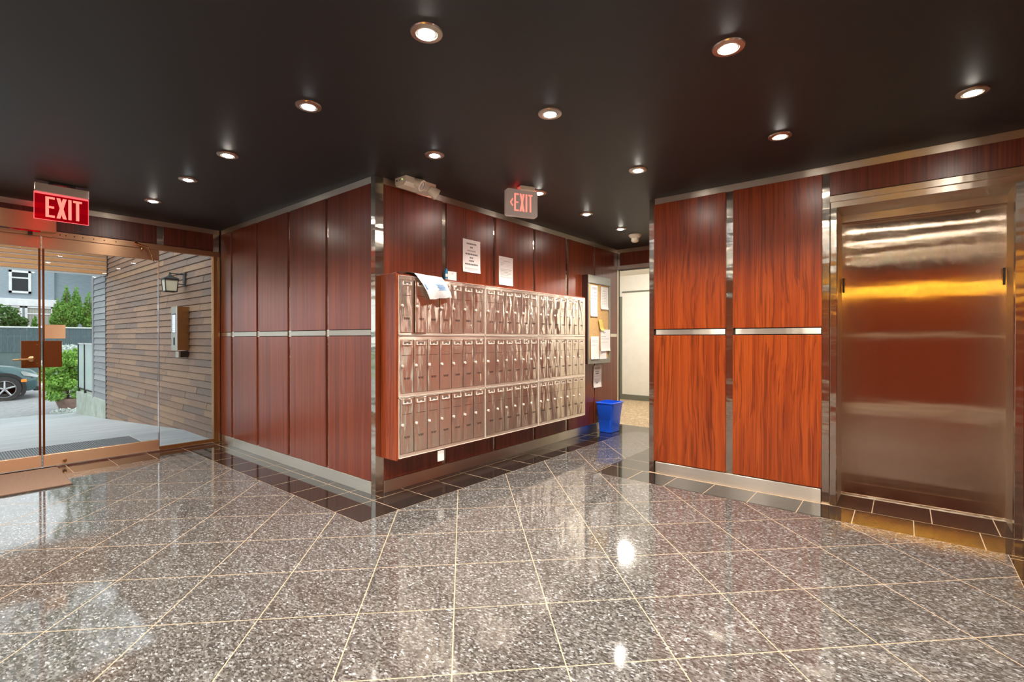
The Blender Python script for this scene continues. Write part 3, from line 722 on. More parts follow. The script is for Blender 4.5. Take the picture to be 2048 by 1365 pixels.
for ri, (z0, z1, dz0, dz1) in enumerate(rows):
    for ci, (x0, x1, n) in enumerate(cols):
        u = thing('mailbox_bank', ((x0 + x1) / 2, YF, z0), '%s bank of %s stainless steel mailboxes %s' % (rn[ri], ('seven' if n == 7 else 'six'), cn[ci]), 'mailboxes', 'stainless mailbox banks')
        f = MB(); e = .014
        f.box(x0, x1, YF - .002, YF + .012, dz1 + .002, z1).box(x0, x1, YF - .002, YF + .012, z0, dz0 - .002)
        f.box(x0, x0 + e, YF - .002, YF + .012, dz0 - .002, dz1 + .002).box(x1 - e, x1, YF - .002, YF + .012, dz0 - .002, dz1 + .002)
        f.build('frame', 'steel_mail_frame', u)
        bd = MB()
        for a in ((x0, x1, z1 - .003, z1), (x0, x1, z0, z0 + .003), (x0, x0 + .003, z0, z1), (x1 - .003, x1, z0, z1)): bd.box(a[0], a[1], YF - .005, YF - .002, a[2], a[3])
        bd.build('edge_bead', 'lock_metal', u)
        MB().box(x0 + e, x1 - e, YF + .012, YF + .016, dz0 - .004, dz1 + .004).build('inner_back', 'shadow_gap', u)
        pw = (x1 - x0 - 2 * e) / n
        for k in range(n):
            wd = pw - .006; ht = dz1 - dz0
            ms = door_meshes(wd, ht)
            dx = x0 + e + k * pw + .003
            d = place('door', ms[0], (dx - (x0 + x1) / 2, 0, dz0 - z0), u)
            a = rng.uniform(-.010, .010); d.rotation_euler = (rng.uniform(-.004, .004), 0, a)
            if ri == 0 and ci == 0 and k == 1: d.rotation_euler = (0, 0, .07); d.location.y -= .012
            for nm, me in zip(('mail_slot', 'name_holder', 'lock', 'vent_slots', 'name_card'), ms[1:]): place(nm, me, (0, 0, 0), d)
tg = MB().box(.452, .521, -.196, -.194, .200, .286, .0004)
tag(tg.build('paper_tag', 'plastic_white'), 'small white tag hanging below the bottom left mailboxes', 'tag')
# plastic mailer draped over the edge
m = MB(); NS, NTt = 16, 26
def mail_pt(s, t):
    if t < .34:
        q = t / .34
        a = Vector((.075 + .12 * q, -.06 - .145 * q, 1.690 + .022 * math.sin(q * 2.6) - .002)); b_ = Vector((.33 + .15 * q, -.05 - .155 * q, 1.688 + .006 * q))
    else:
        q = (t - .34) / .66
        a = Vector((.197 + .136 * q ** .85, -.207 - .028 * math.sin(q * 2.2), 1.700 - .198 * q)); b_ = Vector((.484 + .10 * q, -.207 - .030 * math.sin(q * 2.2), 1.693 - .157 * q))
    p = a.lerp(b_, s)
    p.y -= .008 * math.sin(s * 9 + 2 * t) * t + .004; p.z += .006 * math.sin(s * 17) * max(0, t - .6)
    return p
for off in (0, .0012):
    for t_ in range(NTt + 1):
        for s_ in range(NS + 1):
            p = mail_pt(s_ / NS, t_ / NTt); m.v.append((p.x, p.y + off, p.z - (off if t_ / NTt < .34 else 0)))
W1 = NS + 1; T1 = W1 * (NTt + 1)
for t_ in range(NTt):
    for s_ in range(NS):
        k = t_ * W1 + s_; m.f.append((k, k + 1, k + W1 + 1, k + W1)); m.f.append((k + T1, k + W1 + T1, k + W1 + 1 + T1, k + 1 + T1))
ml = thing('plastic_mailer', (.3, -.2, 1.68), 'crumpled white plastic mailer with blue print draped over the mailboxes', 'parcel')
m.build('bag', 'mailer', ml, True)
def mail_patch(name, s0, s1, t0, t1, mat, n=6):
    q = MB()
    for i in range(n + 1):
        for j in range(n + 1):
            p = mail_pt(s0 + (s1 - s0) * j / n, t0 + (t1 - t0) * i / n); q.v.append((p.x, p.y - .0012, p.z + .0006))
    for i in range(n):
        for j in range(n): q.f.append((i * (n + 1) + j, i * (n + 1) + j + 1, (i + 1) * (n + 1) + j + 1, (i + 1) * (n + 1) + j))
    q.build(name, mat, ml)
for i in range(7):
    t0 = .60 + i * .026; mail_patch('blue_print', .52 + .02 * (i % 3), .86 - .03 * ((i * 2) % 3), t0, t0 + .016, 'ink_blue', 4)
mail_patch('blue_print', .04, .10, .62, .76, 'ink_blue'); mail_patch('printed_line', .25, .45, .40, .412, 'ink_soft', 4); mail_patch('printed_line', .34, .48, .50, .51, 'ink_soft', 4); mail_patch('printed_line', .36, .5, .53, .54, 'ink_soft', 4)
cd = MB().box(.728, .832, -.024, -.022, 1.684, 1.788, .0004).build('postcard', 'paper'); tag(cd, 'small white card standing on the mailboxes beside the blue packet', 'card')
MB().box(.775, .79, -.0248, -.0240, 1.765, 1.772).build('print', 'ink_pink', cd)
bp = thing('blue_packet', (.705, -.02, 1.684), 'slim blue packet standing on the mailboxes beside the white card', 'packet')
MB().prism([(.690, 1.684), (.724, 1.684), (.722, 1.79), (.706, 1.812), (.696, 1.79)], -.03, -.012).build('body', 'blue_card', bp)
MB().box(.693, .72, -.0308, -.030, 1.735, 1.76).build('pale_band', 'paper', bp); MB().box(.693, .722, -.0308, -.030, 1.70, 1.72).build('pale_band', 'ink_soft', bp)

# ------------------------------------------------------------------ papers
prng = random.Random(11)
def sheet(name, x0, x1, z0, z1, y, label, cat, lines, mat='paper', skew=0.0, curl=.006, group=None):
    """a sheet on a wall that faces -y; lines = [(z fraction, [(x fraction from,to)...], height m, material)]"""
    NX, NZ = 4, 8
    def P(a, b, off=0): return (x0 + (x1 - x0) * a + skew * (1 - b), y - off - curl * (max(0, .25 - b) * 3) ** 2 - curl * .4 * (a - .5) ** 2 * 4, z0 + (z1 - z0) * b)
    m = MB()
    for off in (.0012, .0004):
        for j in range(NZ + 1):
            for i in range(NX + 1): m.v.append(P(i / NX, j / NZ, off))
    K = (NX + 1) * (NZ + 1)
    for j in range(NZ):
        for i in range(NX):
            k = j * (NX + 1) + i; m.f += [(k, k + 1, k + NX + 2, k + NX + 1), (k + K, k + NX + 1 + K, k + NX + 2 + K, k + 1 + K)]
    o = m.build(name, mat); tag(o, label, cat, group)
    for fz, spans, hh, mt in lines:
        q = MB()
        for a, b in spans:
            c = a
            while c < b - .01:
                wlen = min(prng.uniform(.05, .13), b - c); f0 = hh / (z1 - z0)
                pts = [P(c, fz, .0018), P(c + wlen * .86, fz, .0018), P(c + wlen * .86, fz + f0, .0018), P(c, fz + f0, .0018)]
                q.add(pts, [(0, 1, 2, 3)]); c += wlen
        q.build('text_line', mt, o)
    return o
sheet('notice', .928, 1.160, 1.808, 2.110, -.003, 'white notice with large centred lines taped above the first mailbox column', 'notice',
      [(.85, [(.22, .78)], .014, 'ink'), (.745, [(.42, .58)], .014, 'ink'), (.64, [(.26, .74)], .012, 'ink_soft'), (.535, [(.15, .85)], .013, 'ink'), (.43, [(.4, .6)], .012, 'ink'), (.335, [(.36, .66)], .013, 'ink'), (.225, [(.13, .87)], .014, 'ink'),
       (.12, [(.12, .88)], .004, 'ink_soft'), (.095, [(.12, .88)], .004, 'ink_soft'), (.06, [(.3, .7)], .004, 'ink_soft')])
sheet('notice', 1.430, 1.650, 1.732, 2.018, -.003, 'white letter with faint small print taped above the middle mailbox column', 'notice',
      [(.90, [(.12, .2)], .005, 'ink_soft'), (.84, [(.3, .85)], .004, 'ink_soft'), (.76, [(.12, .4)], .004, 'ink_soft'), (.70, [(.12, .3)], .004, 'ink_soft'), (.55, [(.12, .9)], .004, 'ink_soft'), (.5, [(.12, .9)], .004, 'ink_soft'), (.45, [(.12, .88)], .004, 'ink_soft'), (.40, [(.12, .9)], .004, 'ink_soft'), (.35, [(.12, .7)], .004, 'ink_soft'), (.28, [(.12, .9)], .004, 'ink_soft')])
# bulletin board
bb = thing('bulletin_board', (3.30, -.05, .88), 'grey framed cork bulletin board at the end of the mailbox wall', 'bulletin board')
MB().box(3.02, 3.585, -.085, 0, .88, 1.99).build('body', 'board_side', bb)
fm = MB().box(3.015, 3.59, -.098, -.085, 1.89, 1.992, .003).box(3.015, 3.59, -.098, -.085, .88, .945, .003).box(3.015, 3.035, -.098, -.085, .945, 1.89).box(3.545, 3.59, -.098, -.085, .945, 1.89, .002)
fm.build('frame', 'board_frame', bb)
MB().box(3.035, 3.545, -.090, -.085, .945, 1.89).build('cork', 'cork', bb)
MB().box(3.015, 3.59, -.0995, -.098, 1.886, 1.892).build('frame_groove', 'screw_dark', bb)
YB = -.0905
def brd(x): return 3.015 + (x - 3.05) * (3.575 - 3.015) / (3.578 - 3.05)
sheet('pinned_flyer', 3.075, 3.245, 1.475, 1.865, YB, 'tall flyer with a grey heading pinned top left on the cork board', 'paper', [(.86, [(.12, .9)], .035, 'ink_soft'), (.76, [(.5, .85)], .014, 'ink_pink'), (.66, [(.1, .95)], .006, 'ink'), (.55, [(.1, .25), (.45, .55), (.7, .82)], .016, 'ink_pink'), (.35, [(.6, .75)], .012, 'ink_soft'), (.25, [(.12, .4)], .006, 'ink_soft'), (.17, [(.12, .85)], .006, 'ink_soft'), (.12, [(.12, .7)], .006, 'ink_soft')], skew=-.01, curl=.012)
sheet('pinned_letter', 3.325, 3.525, 1.575, 1.865, YB, 'white letter pinned top right on the cork board', 'paper', [(.8, [(.3, .7)], .008, 'ink_soft')] + [(.7 - .07 * i, [(.2, .85)], .004, 'ink_soft') for i in range(8)], curl=.014)
sheet('pinned_note', 3.25, 3.345, 1.300, 1.440, YB - .004, 'small yellow folded note pinned in the middle of the cork board', 'paper', [], 'paper_yellow', skew=.05, curl=.03)
sheet('pinned_letter', 3.305, 3.560, 1.035, 1.315, YB - .010, 'white sheet overlapping the right edge of the cork board', 'paper', [(.85, [(.4, .6)], .006, 'ink_soft'), (.66, [(.1, .6)], .005, 'ink_soft'), (.56, [(.1, .95)], .005, 'ink_soft'), (.4, [(.1, .8)], .004, 'ink_soft')], curl=.012)
sheet('pinned_letter', 3.062, 3.262, .940, 1.225, YB - .010, 'white sheet pinned bottom left on the cork board', 'paper', [(.8, [(.1, .9)], .005, 'ink_soft'), (.74, [(.1, .9)], .004, 'ink_soft'), (.6, [(.1, .7)], .004, 'ink_soft')], curl=.01)
sheet('pinned_note', 3.300, 3.475, .935, 1.040, YB - .006, 'small note peeking out at the bottom right of the cork board', 'paper', [(.8, [(.3, .6)], .004, 'ink_soft')], curl=.004)
sheet('notice', 3.300, 3.510, .560, .850, -.003, 'notice with a grey heading taped to the wall under the cork board', 'notice', [(.82, [(.15, .85)], .026, 'ink_soft'), (.70, [(.25, .75)], .014, 'ink'), (.60, [(.28, .72)], .016, 'ink'), (.5, [(.1, .85)], .004, 'ink_soft'), (.36, [(.1, .9)], .005, 'ink_soft'), (.31, [(.15, .85)], .005, 'ink_soft'), (.26, [(.2, .8)], .005, 'ink_soft'), (.17, [(.38, .62)], .018, 'ink')], 'paper_warm', skew=-.008, curl=.012)

# ------------------------------------------------------------------ blue bin
def rrect(cx, cy, wx, wy, r, n=4):
    out = []
    for qx, qy, a0 in ((1, 1, 0), (-1, 1, 90), (-1, -1, 180), (1, -1, 270)):
        for i in range(n + 1):
            a = R_(a0 + 90 * i / n); out.append((cx + qx * (wx / 2 - r) + r * math.cos(a), cy + qy * (wy / 2 - r) + r * math.sin(a)))
    return out
bn = thing('recycling_bin', (3.43, -.165, 0), 'blue plastic recycling bin on the black tiles below the cork board', 'bin')
def loft(m, loops, close_b=False, close_t=False):
    k0 = len(m.v); n = len(loops[0][0])
    for pts, z in loops:
        for p in pts: m.v.append((p[0], p[1], z))
    for k in range(len(loops) - 1):
        for i in range(n): m.f.append((k0 + k * n + i, k0 + k * n + (i + 1) % n, k0 + (k + 1) * n + (i + 1) % n, k0 + (k + 1) * n + i))
    if close_b: m.f.append(tuple(k0 + i for i in range(n)))
    if close_t: m.f.append(tuple(k0 + (len(loops) - 1) * n + i for i in range(n)))
m = MB(); bx, by = 3.43, -.165
loft(m, [(rrect(bx, by, .235, .165, .025), .001), (rrect(bx, by, .245, .175, .03), .006), (rrect(bx, by, .255, .19, .03), .16), (rrect(bx + .002, by, .261, .198, .03), .162), (rrect(bx + .005, by, .292, .245, .03), .372), (rrect(bx + .005, by, .286, .239, .028), .372), (rrect(bx, by, .24, .17, .025), .01)], False, True)
m.f.append(tuple(range(20)))
m.build('body', 'plastic_blue', bn, True)
m = MB(); lo_ = [(rrect(bx + .005, by, .292, .245, .03), .366), (rrect(bx + .005, by, .312, .265, .034), .368), (rrect(bx + .005, by, .312, .265, .034), .380), (rrect(bx + .005, by, .286, .239, .028), .384), (rrect(bx + .005, by, .284, .237, .028), .366), (rrect(bx + .005, by, .292, .245, .03), .366)]
loft(m, lo_); m.build('rim', 'plastic_blue', bn, True)

# ------------------------------------------------------------------ door mat
dm_ = thing('door_mat', (-2.0, 2.555, 0), 'brown coir door mat in front of the glass doors', 'mat')
m = MB(); pts = [(-2.65, 2.958), (-1.391, 2.957), (-1.407, 2.160), (-2.65, 2.150)]
m.prism(pts, .003, .012, 'xy').build('pile', 'mat_brown', dm_)
m = MB().prism([(-2.655, 2.962), (-1.386, 2.961), (-1.401, 2.154), (-2.655, 2.145)], .0003, .004, 'xy').build('backing', 'black_rubber', dm_)

# ------------------------------------------------------------------ outside: ground
PRO = [(3.05, -.004), (4.25, -.004), (8.47, -.305), (11.9, -.52)]
def gz(y):
    pr = PRO + [(14, -.56), (19.2, -.50)]
    for (a, b), (c, d) in zip(pr, pr[1:]):
        if a <= y <= c: return b + (d - b) * (y - a) / (c - a)
    return pr[-1][1] if y > 19.2 else 0
def strip(name, x0, x1, prof, mat, th=.25):
    m = MB(); pts = [(y, z) for y, z in prof] + [(y, z - th) for y, z in reversed(prof)]
    m.prism(pts, x0, x1, 'yz'); return m.build(name, mat)
struct(strip('ground_walkway', -7, 0.0, PRO, 'walk_concrete'), 'pale concrete entrance walkway sloping away from the doors')
struct(strip('ground_street', -30, 30, [(11.9, -.525), (14, -.56), (19.2, -.50)], 'asphalt'), 'grey asphalt street beyond the walkway')
struct(strip('ground_verge', -30, 30, [(19.2, -.30), (19.45, -.29), (22.2, -.06)], 'grass'), 'grass verge in front of the dark fence')
struct(strip('ground_kerb', -30, 30, [(19.0, -.33), (19.2, -.29)], 'kerb'), 'concrete kerb along the street')
struct(strip('ground_garden', -30, 30, [(22.2, .3), (40, .6)], 'soil'), 'garden ground behind the dark fence')
gr = thing('entrance_grate', (-1.5, 3.7, 0), 'ribbed metal entrance grate outside the glass doors', 'grate')
MB().box(-3.0, -.575, 3.12, 4.24, -.003, .001).build('pan', 'black_metal', gr)
m = MB()
for i in range(120): m.box(-2.985 + i * .02, -2.975 + i * .02, 3.13, 4.23, .001, .006)
tag(m.build('bars', 'grate', gr), kind='stuff')
MB().box(-3.01, -.565, 4.23, 4.25, -.002, .007).box(-.58, -.565, 3.12, 4.23, -.002, .007).build('frame', 'kerb', gr)

# outside: brown plank wall, grey siding, fascia
wo = struct(MB().box(.03, .2, YD + .05, 8.46, -.6, 3.35).build('wall_outside', 'black_metal'), 'outside wall clad in long brown planks')
CH = .0865; rr = random.Random(5); z = -.45
nrow = int((3.3 - z) / CH)
for r in range(nrow):
    zz = z + r * CH; y = YD + .055 - rr.uniform(0, .7)
    while y < 8.45:
        L_ = rr.uniform(.62, 1.35); a, b = max(y, YD + .055), min(y + L_, 8.45); y += L_
        if b - a < .02: continue
        if zz + CH < gz(a) - .05 and zz + CH < gz(b) - .05: continue
        d = rr.uniform(0, .004)
        m = MB().prism([(.03, zz + .004), (-.002 - d, zz + .004), (-.004 - d, zz + .010), (.008 - d, zz + CH - .002), (.03, zz + CH - .002)], a + .0015, b - .0015)
        m.v = [(v[0], v[1], v[2]) for v in m.v]
        m.build('plank', 'siding_brown', wo)
wg = struct(MB().box(.05, .35, 8.46, 9.56, -.6, 3.35).build('wall_outside_grey', 'black_metal'), 'grey clapboard end of the outside wall')
for r in range(29):
    zz = .03 + r * .118
    MB().prism([(.05, zz + .004), (-.004, zz + .004), (.012, zz + .114), (.05, zz + .114)], 8.50, 9.47).build('clapboard', 'siding_grey', wg)
MB().box(-.015, .06, 9.47, 9.56, .0, 3.35, .003).build('corner_board', 'siding_grey', wg)
MB().box(-.005, .05, 8.455, 8.50, -.45, 3.35).build('corner_strip', 'black_metal', wg)
struct(MB().box(-.012, .3, 8.5, 11.15, -.75, .035, .01).build('wall_plinth', 'mossy_concrete'), 'low mossy concrete plinth beside the walkway')
rl = thing('glass_railing', (0.02, 10.3, .035), 'black railing with frosted glass panels on the concrete plinth', 'railing')
for y in (11.05, 10.42, 9.62): MB().box(.0, .04, y - .02, y + .02, .035, 1.10, .002).build('post', 'black_metal', rl)
MB().box(.0, .04, 9.6, 11.07, 1.075, 1.10).build('top_rail', 'kerb', rl); MB().box(.0, .04, 9.6, 11.07, .10, .125).build('bottom_rail', 'black_metal', rl)
for a, b in ((9.65, 10.39), (10.45, 11.02)): MB().box(.015, .025, a, b, .125, 1.075).build('glass_panel', 'frosted_panel', rl)
fa = struct(MB().box(-7, -.0, 8.34, 8.62, 2.372, 3.26).build('wall_fascia', 'house_white'), 'timber clad beam crossing above the walkway')
for r in range(11):
    zz = 2.376 + r * .0798
    for a, b in ((-7, -3.1), (-3.095, -.012)):
        MB().box(a, b, 8.318, 8.342, zz + .005, zz + .068, .002).build('board', 'fascia_wood', fa)
MB().box(-.014, .0, 8.30, 8.62, 2.36, 3.27).build('end_strip', 'black_metal', fa)

# lantern
ln = thing('wall_lantern', (-.1, 4.2, 1.85), 'black wall lantern with cream panes on the brown plank wall', 'lantern')
MB().box(-.022, -.003, 4.12, 4.20, 1.885, 2.055, .003).build('wall_plate', 'black_metal', ln)
lx, ly = -.17, 4.17
MB().tube((-.02, 4.16, 2.03), (lx, ly, 2.035), .007).tube((lx, ly, 2.035), (lx, ly, 2.0), .006).tube((-.02, 4.16, 1.90), (-.10, 4.165, 1.905), .006).build('arm', 'black_metal', ln)
MB().lathe([(.012, 2.045), (.014, 2.025), (.03, 2.0), (.115, 1.965), (.118, 1.955), (.0, 1.955)], (lx, ly, 0), n=4).build('roof', 'black_metal', ln)
m = MB()
for sx in (-1, 1):
    for sy in (-1, 1): m.tube((lx + sx * .072, ly + sy * .072, 1.955), (lx + sx * .060, ly + sy * .060, 1.80), .006, n=6)
for z_, q in ((1.80, .062), (1.95, .074)):
    for s_ in (-1, 1): m.box(lx - q, lx + q, ly + s_ * q - .005, ly + s_ * q + .005, z_ - .006, z_ + .006); m.box(lx + s_ * q - .005, lx + s_ * q + .005, ly - q, ly + q, z_ - .006, z_ + .006)
m.build('cage', 'black_metal', ln)
MB().prism([(-.07, 1.95), (.07, 1.95), (.058, 1.80), (-.058, 1.80)], 0, .002).v
for sx, sy in ((1, 0), (-1, 0), (0, 1), (0, -1)):
    m = MB(); q0, q1 = .070, .058
    if sx: vsx = [(lx + sx * q0, ly - q0, 1.948), (lx + sx * q0, ly + q0, 1.948), (lx + sx * q1, ly + q1, 1.803), (lx + sx * q1, ly - q1, 1.803)]
    else: vsx = [(lx - q0, ly + sy * q0, 1.948), (lx + q0, ly + sy * q0, 1.948), (lx + q1, ly + sy * q1, 1.803), (lx - q1, ly + sy * q1, 1.803)]
    inn = [(v[0] - sx * .003, v[1] - sy * .003, v[2]) for v in vsx]
    m.add(vsx + inn, [(0, 1, 2, 3), (7, 6, 5, 4), (0, 4, 5, 1), (1, 5, 6, 2), (2, 6, 7, 3), (3, 7, 4, 0)]); m.build('pane', 'frosted_lamp_glass', ln)
# intercom: faces the street side (its front faces away from the doors, +y / -x)
ic = thing('intercom', (-.08, 4.2, 1.05), 'steel intercom box with a lit directory on the brown plank wall', 'intercom')
MB().prism([(-.004, 4.02), (-.125, 4.02), (-.125, 4.235), (-.004, 4.235)], 1.05, 1.605, 'xy').build('housing', 'copper_dark', ic)
MB().box(-.140, -.125, 4.015, 4.24, 1.045, 1.61, .004).build('front_plate', 'steel_flat', ic)
MB().box(-.143, -.140, 4.065, 4.195, 1.27, 1.515).build('bezel', 'black_metal', ic)
sc_ = MB().box(-.1445, -.143, 4.06, 4.175, 1.275, 1.50).build('directory_screen', 'screen', ic)
for i in range(8): MB().box(-.1452, -.1445, 4.075, 4.16 - .02 * (i % 3), 1.30 + i * .024, 1.303 + i * .024).build('text_line', 'ink_pink', sc_)
MB().box(-.1435, -.140, 4.10, 4.145, 1.115, 1.21).build('speaker_slot', 'black_metal', ic)
rd = thing('card_reader', (-.05, 4.1, .96), 'small black card reader below the intercom', 'card reader')
MB().box(-.09, -.004, 4.05, 4.14, .955, 1.035, .003).build('body', 'black_metal', rd); MB().box(-.115, -.09, 4.05, 4.16, .955, 1.035, .003).build('face', 'steel_flat', rd)

# fence and retaining wall
rw = struct(MB().box(-30, 30, 22.0, 22.2, -.12, .70).build('wall_retaining', 'retaining_paint'), 'dark blue grey retaining wall below the fence')
fe = thing('board_fence', (0, 22.0, .7), 'dark blue grey board fence in front of the grey house', 'fence')
for i in range(60):
    x = -5 + i * .165
    MB().box(x, x + .158, 21.98, 22.005, .70, 1.60).build('board', 'fence_paint', fe)
MB().box(-5.05, 5.0, 21.95, 22.03, 1.60, 1.645).build('cap_rail', 'house_white', fe)
for x in (-5, 5): MB().box(x - .05, x + .05, 21.97, 22.07, .6, 1.66).build('post', 'fence_paint', fe)

# house
ho = thing('grey_house', (1.5, 28, .4), 'blue grey painted house with white window frames behind the fence', 'house')
MB().box(-9, 1.66, 27.0, 36, .4, 4.95).build('front_wing', 'house_paint', ho)
MB().box(1.66, 9, 27.3, 36, .4, 4.95).build('side_wing', 'house_paint', ho)
MB().prism([(26.95, 4.95), (36.5, 4.95), (36.5, 5.1), (26.95, 5.1)], -9.4, 9.4, 'yz').build('roof', 'fence_paint', ho)
MB().box(-9, 1.72, 26.90, 27.0, 2.64, 2.95, .01).build('trim_band', 'house_white', ho)
MB().box(-9, 1.72, 26.92, 27.0, 1.55, 1.72).build('trim_band', 'house_white', ho)
for x0, x1, z0, z1 in ((.21, .90, 3.20, 4.19), (-2.3, -1.6, 3.2, 4.19)):
    wf = MB(); e = .09
    wf.box(x0, x1, 26.93, 27.0, z0, z0 + e).box(x0, x1, 26.93, 27.0, z1 - e, z1).box(x0, x0 + e, 26.93, 27.0, z0, z1).box(x1 - e, x1, 26.93, 27.0, z0, z1).box(x0, x1, 26.94, 27.0, z0 + .64, z0 + .70)
    wfo = wf.build('window', 'house_white', ho)
    MB().box(x0 + e, x1 - e, 26.975, 26.98, z0 + e, z1 - e).build('pane', 'house_glass', wfo); MB().box(x0 + e, x1 - e, 26.985, 26.995, z0 + e, z1 - e).build('curtain', 'curtain', wfo)
for x0, x1 in ((-.35, .62), (.70, 1.62), (-1.4, -.43)):
    wf = MB(); e = .08
    wf.box(x0, x1, 26.94, 27.0, 1.72, 1.78).box(x0, x1, 26.94, 27.0, 2.56, 2.64).box(x0, x0 + e, 26.94, 27.0, 1.72, 2.64).box(x1 - e, x1, 26.94, 27.0, 1.72, 2.64).box(x0, x1, 26.95, 27, 2.28, 2.33)
    wfo = wf.build('window', 'house_white', ho); MB().box(x0 + e, x1 - e, 26.98, 26.99, 1.78, 2.56).build('pane', 'curtain', wfo)

# ------------------------------------------------------------------ plants
def leaves(m, center, rad, n, size, rg, shape='ball', flat=.0):
    cx, cy, cz = center; rx, ry, rz = rad
    for _ in range(n):
        while True:
            a, b, c = rg.uniform(-1, 1), rg.uniform(-1, 1), rg.uniform(-1, 1); d = a * a + b * b + c * c
            if d > 1: continue
            if shape == 'cone' and math.hypot(a, b) > (1 - c) / 2 * 1.05: continue
            if shape == 'ball' and d < .25: continue
            break
        p = Vector((cx + a * rx, cy + b * ry, cz + c * rz))
        nrm = Vector((rg.gauss(0, 1), rg.gauss(0, 1), rg.gauss(0, 1) + flat)).normalized(); t1 = nrm.orthogonal().normalized()
        t1.rotate(Matrix.Rotation(rg.uniform(0, 6.28), 3, nrm)); t2 = nrm.cross(t1); s_ = size * rg.uniform(.6, 1.3)
        k = len(m.v)
        m.v += [tuple(p - t1 * s_), tuple(p + t2 * s_ * .5), tuple(p + t1 * s_), tuple(p - t2 * s_ * .5)]; m.f.append((k, k + 1, k + 2, k + 3))
def plant(name, loc, label, cat, blobs, mat, trunk, group=None):
    p = thing(name, loc, label, cat, group); rg = random.Random(hash(label) % 1000 if False else len(label) * 7 + int(loc[0] * 10))
    m = MB()
    for c, r, n, sz, sh in blobs: leaves(m, c, r, n, sz, rg, sh)
    me = bpy.data.meshes.new('foliage'); o0 = Vector(loc); me.from_pydata([tuple(Vector(v) - o0) for v in m.v], [], m.f); me.materials.append(M[mat])
    o = link(bpy.data.objects.new('foliage', me)); o.parent = p; o['kind'] = 'stuff'
    tm = MB()
    for a, b, r0, r1 in trunk: tm.tube(a, b, r0, r1, 8)
    tm.build('trunk', 'bark', p, True); return p
Yt = 23.4
plant('garden_shrub', (-.1, Yt, .4), 'broad dark green shrub above the fence at the left edge', 'shrub', [((-.25, Yt, 2.0), (.55, .5, .5), 900, .07, 'ball'), ((.12, Yt, 1.82), (.35, .4, .3), 500, .07, 'ball'), ((-.8, Yt, 1.9), (.5, .5, .45), 500, .07, 'ball')], 'leaf_dark', [((-.2, Yt, .35), (-.25, Yt, 1.9), .05, .03), ((-.1, Yt, 1.3), (.1, Yt, 1.8), .03, .02)])
plant('garden_cedar', (.63, Yt, .4), 'small cone shaped cedar above the fence beside the door stile', 'cedar', [((.63, Yt, 1.75), (.19, .19, .48), 700, .05, 'cone')], 'leaf_cedar', [((.63, Yt, .35), (.63, Yt, 1.9), .03, .015)])
for i, (x, z0, z1, rx, lb_) in enumerate(((1.30, 1.5, 2.85, .24, 'leftmost bright cedar of the tall clump behind the fence'), (1.58, 1.8, 3.45, .23, 'tall pointed cedar at the left of the clump top'), (1.86, 1.8, 3.42, .24, 'tall pointed cedar in the middle of the clump behind the fence'), (2.28, 1.5, 3.25, .30, 'cedar half hidden by the grey clapboard wall'), (1.62, 1.5, 2.6, .34, 'bushy pale cedar low in the middle of the clump'))):
    plant('garden_cedar', (x, Yt, .4), lb_, 'cedar', [((x, Yt + .15 * (i % 2), (z0 + z1) / 2 + .1), (rx * 1.35, rx * 1.2, (z1 - z0) / 2), 1500, .055, 'cone' if i < 4 else 'ball'), ((x, Yt, z0 + .35), (rx * .9, rx, .35), 350, .055, 'ball')], 'leaf_cedar', [((x, Yt, .35), (x, Yt, z1 - .3), .035, .012)], 'cedars behind the fence')
pt = thing('plant_pot', (.02, 12.3, -.53), 'brown pot under the leafy maple at the end of the walkway', 'pot')
MB().lathe([(.14, -.53), (.22, -.30), (.235, -.22), (.21, -.22), (.13, -.45)], (.02, 12.3, 0), n=20).build('pot', 'terracotta', pt, True)
mb_r = random.Random(21)
mb = [((-.02 + mb_r.uniform(-.38, .26), 12.3 + mb_r.uniform(-.25, .25), .02 + mb_r.uniform(-.22, .85)), (.16, .16, .11), 170, .042, 'ball') for _ in range(38)]
mb = [((c[0] * (1.0 if c[2] < .55 else .6) + (.0 if c[2] < .55 else .05), c[1], c[2]), r, n, sz, sh) for c, r, n, sz, sh in mb]
plant('maple_bush', (-.02, 12.3, -.22), 'bright green leafy maple bush growing from the pot', 'bush', mb, 'leaf_maple', [((.02, 12.3, -.25), (0, 12.3, .2), .03, .02), ((0, 12.3, .2), (.1, 12.3, .7), .02, .01), ((0, 12.3, .1), (-.2, 12.3, .35), .018, .008)])
plant('white_shrub', (.05, 13.2, -.53), 'shrub with whitish leaves behind the green maple', 'shrub', [((.12, 13.2, .75), (.42, .35, .32), 800, .05, 'ball'), ((-.1, 13.2, .5), (.3, .3, .3), 300, .05, 'ball')], 'leaf_pale', [((.1, 13.2, -.53), (.1, 13.2, .7), .03, .01)])
plant('low_groundcover', (-.05, 11.75, -.51), 'low pale plant at the foot of the pot', 'plant', [((-.1, 11.75, -.46), (.28, .12, .06), 160, .035, 'ball')], 'leaf_pale', [((-.1, 11.75, -.53), (-.05, 11.75, -.45), .01, .006)])
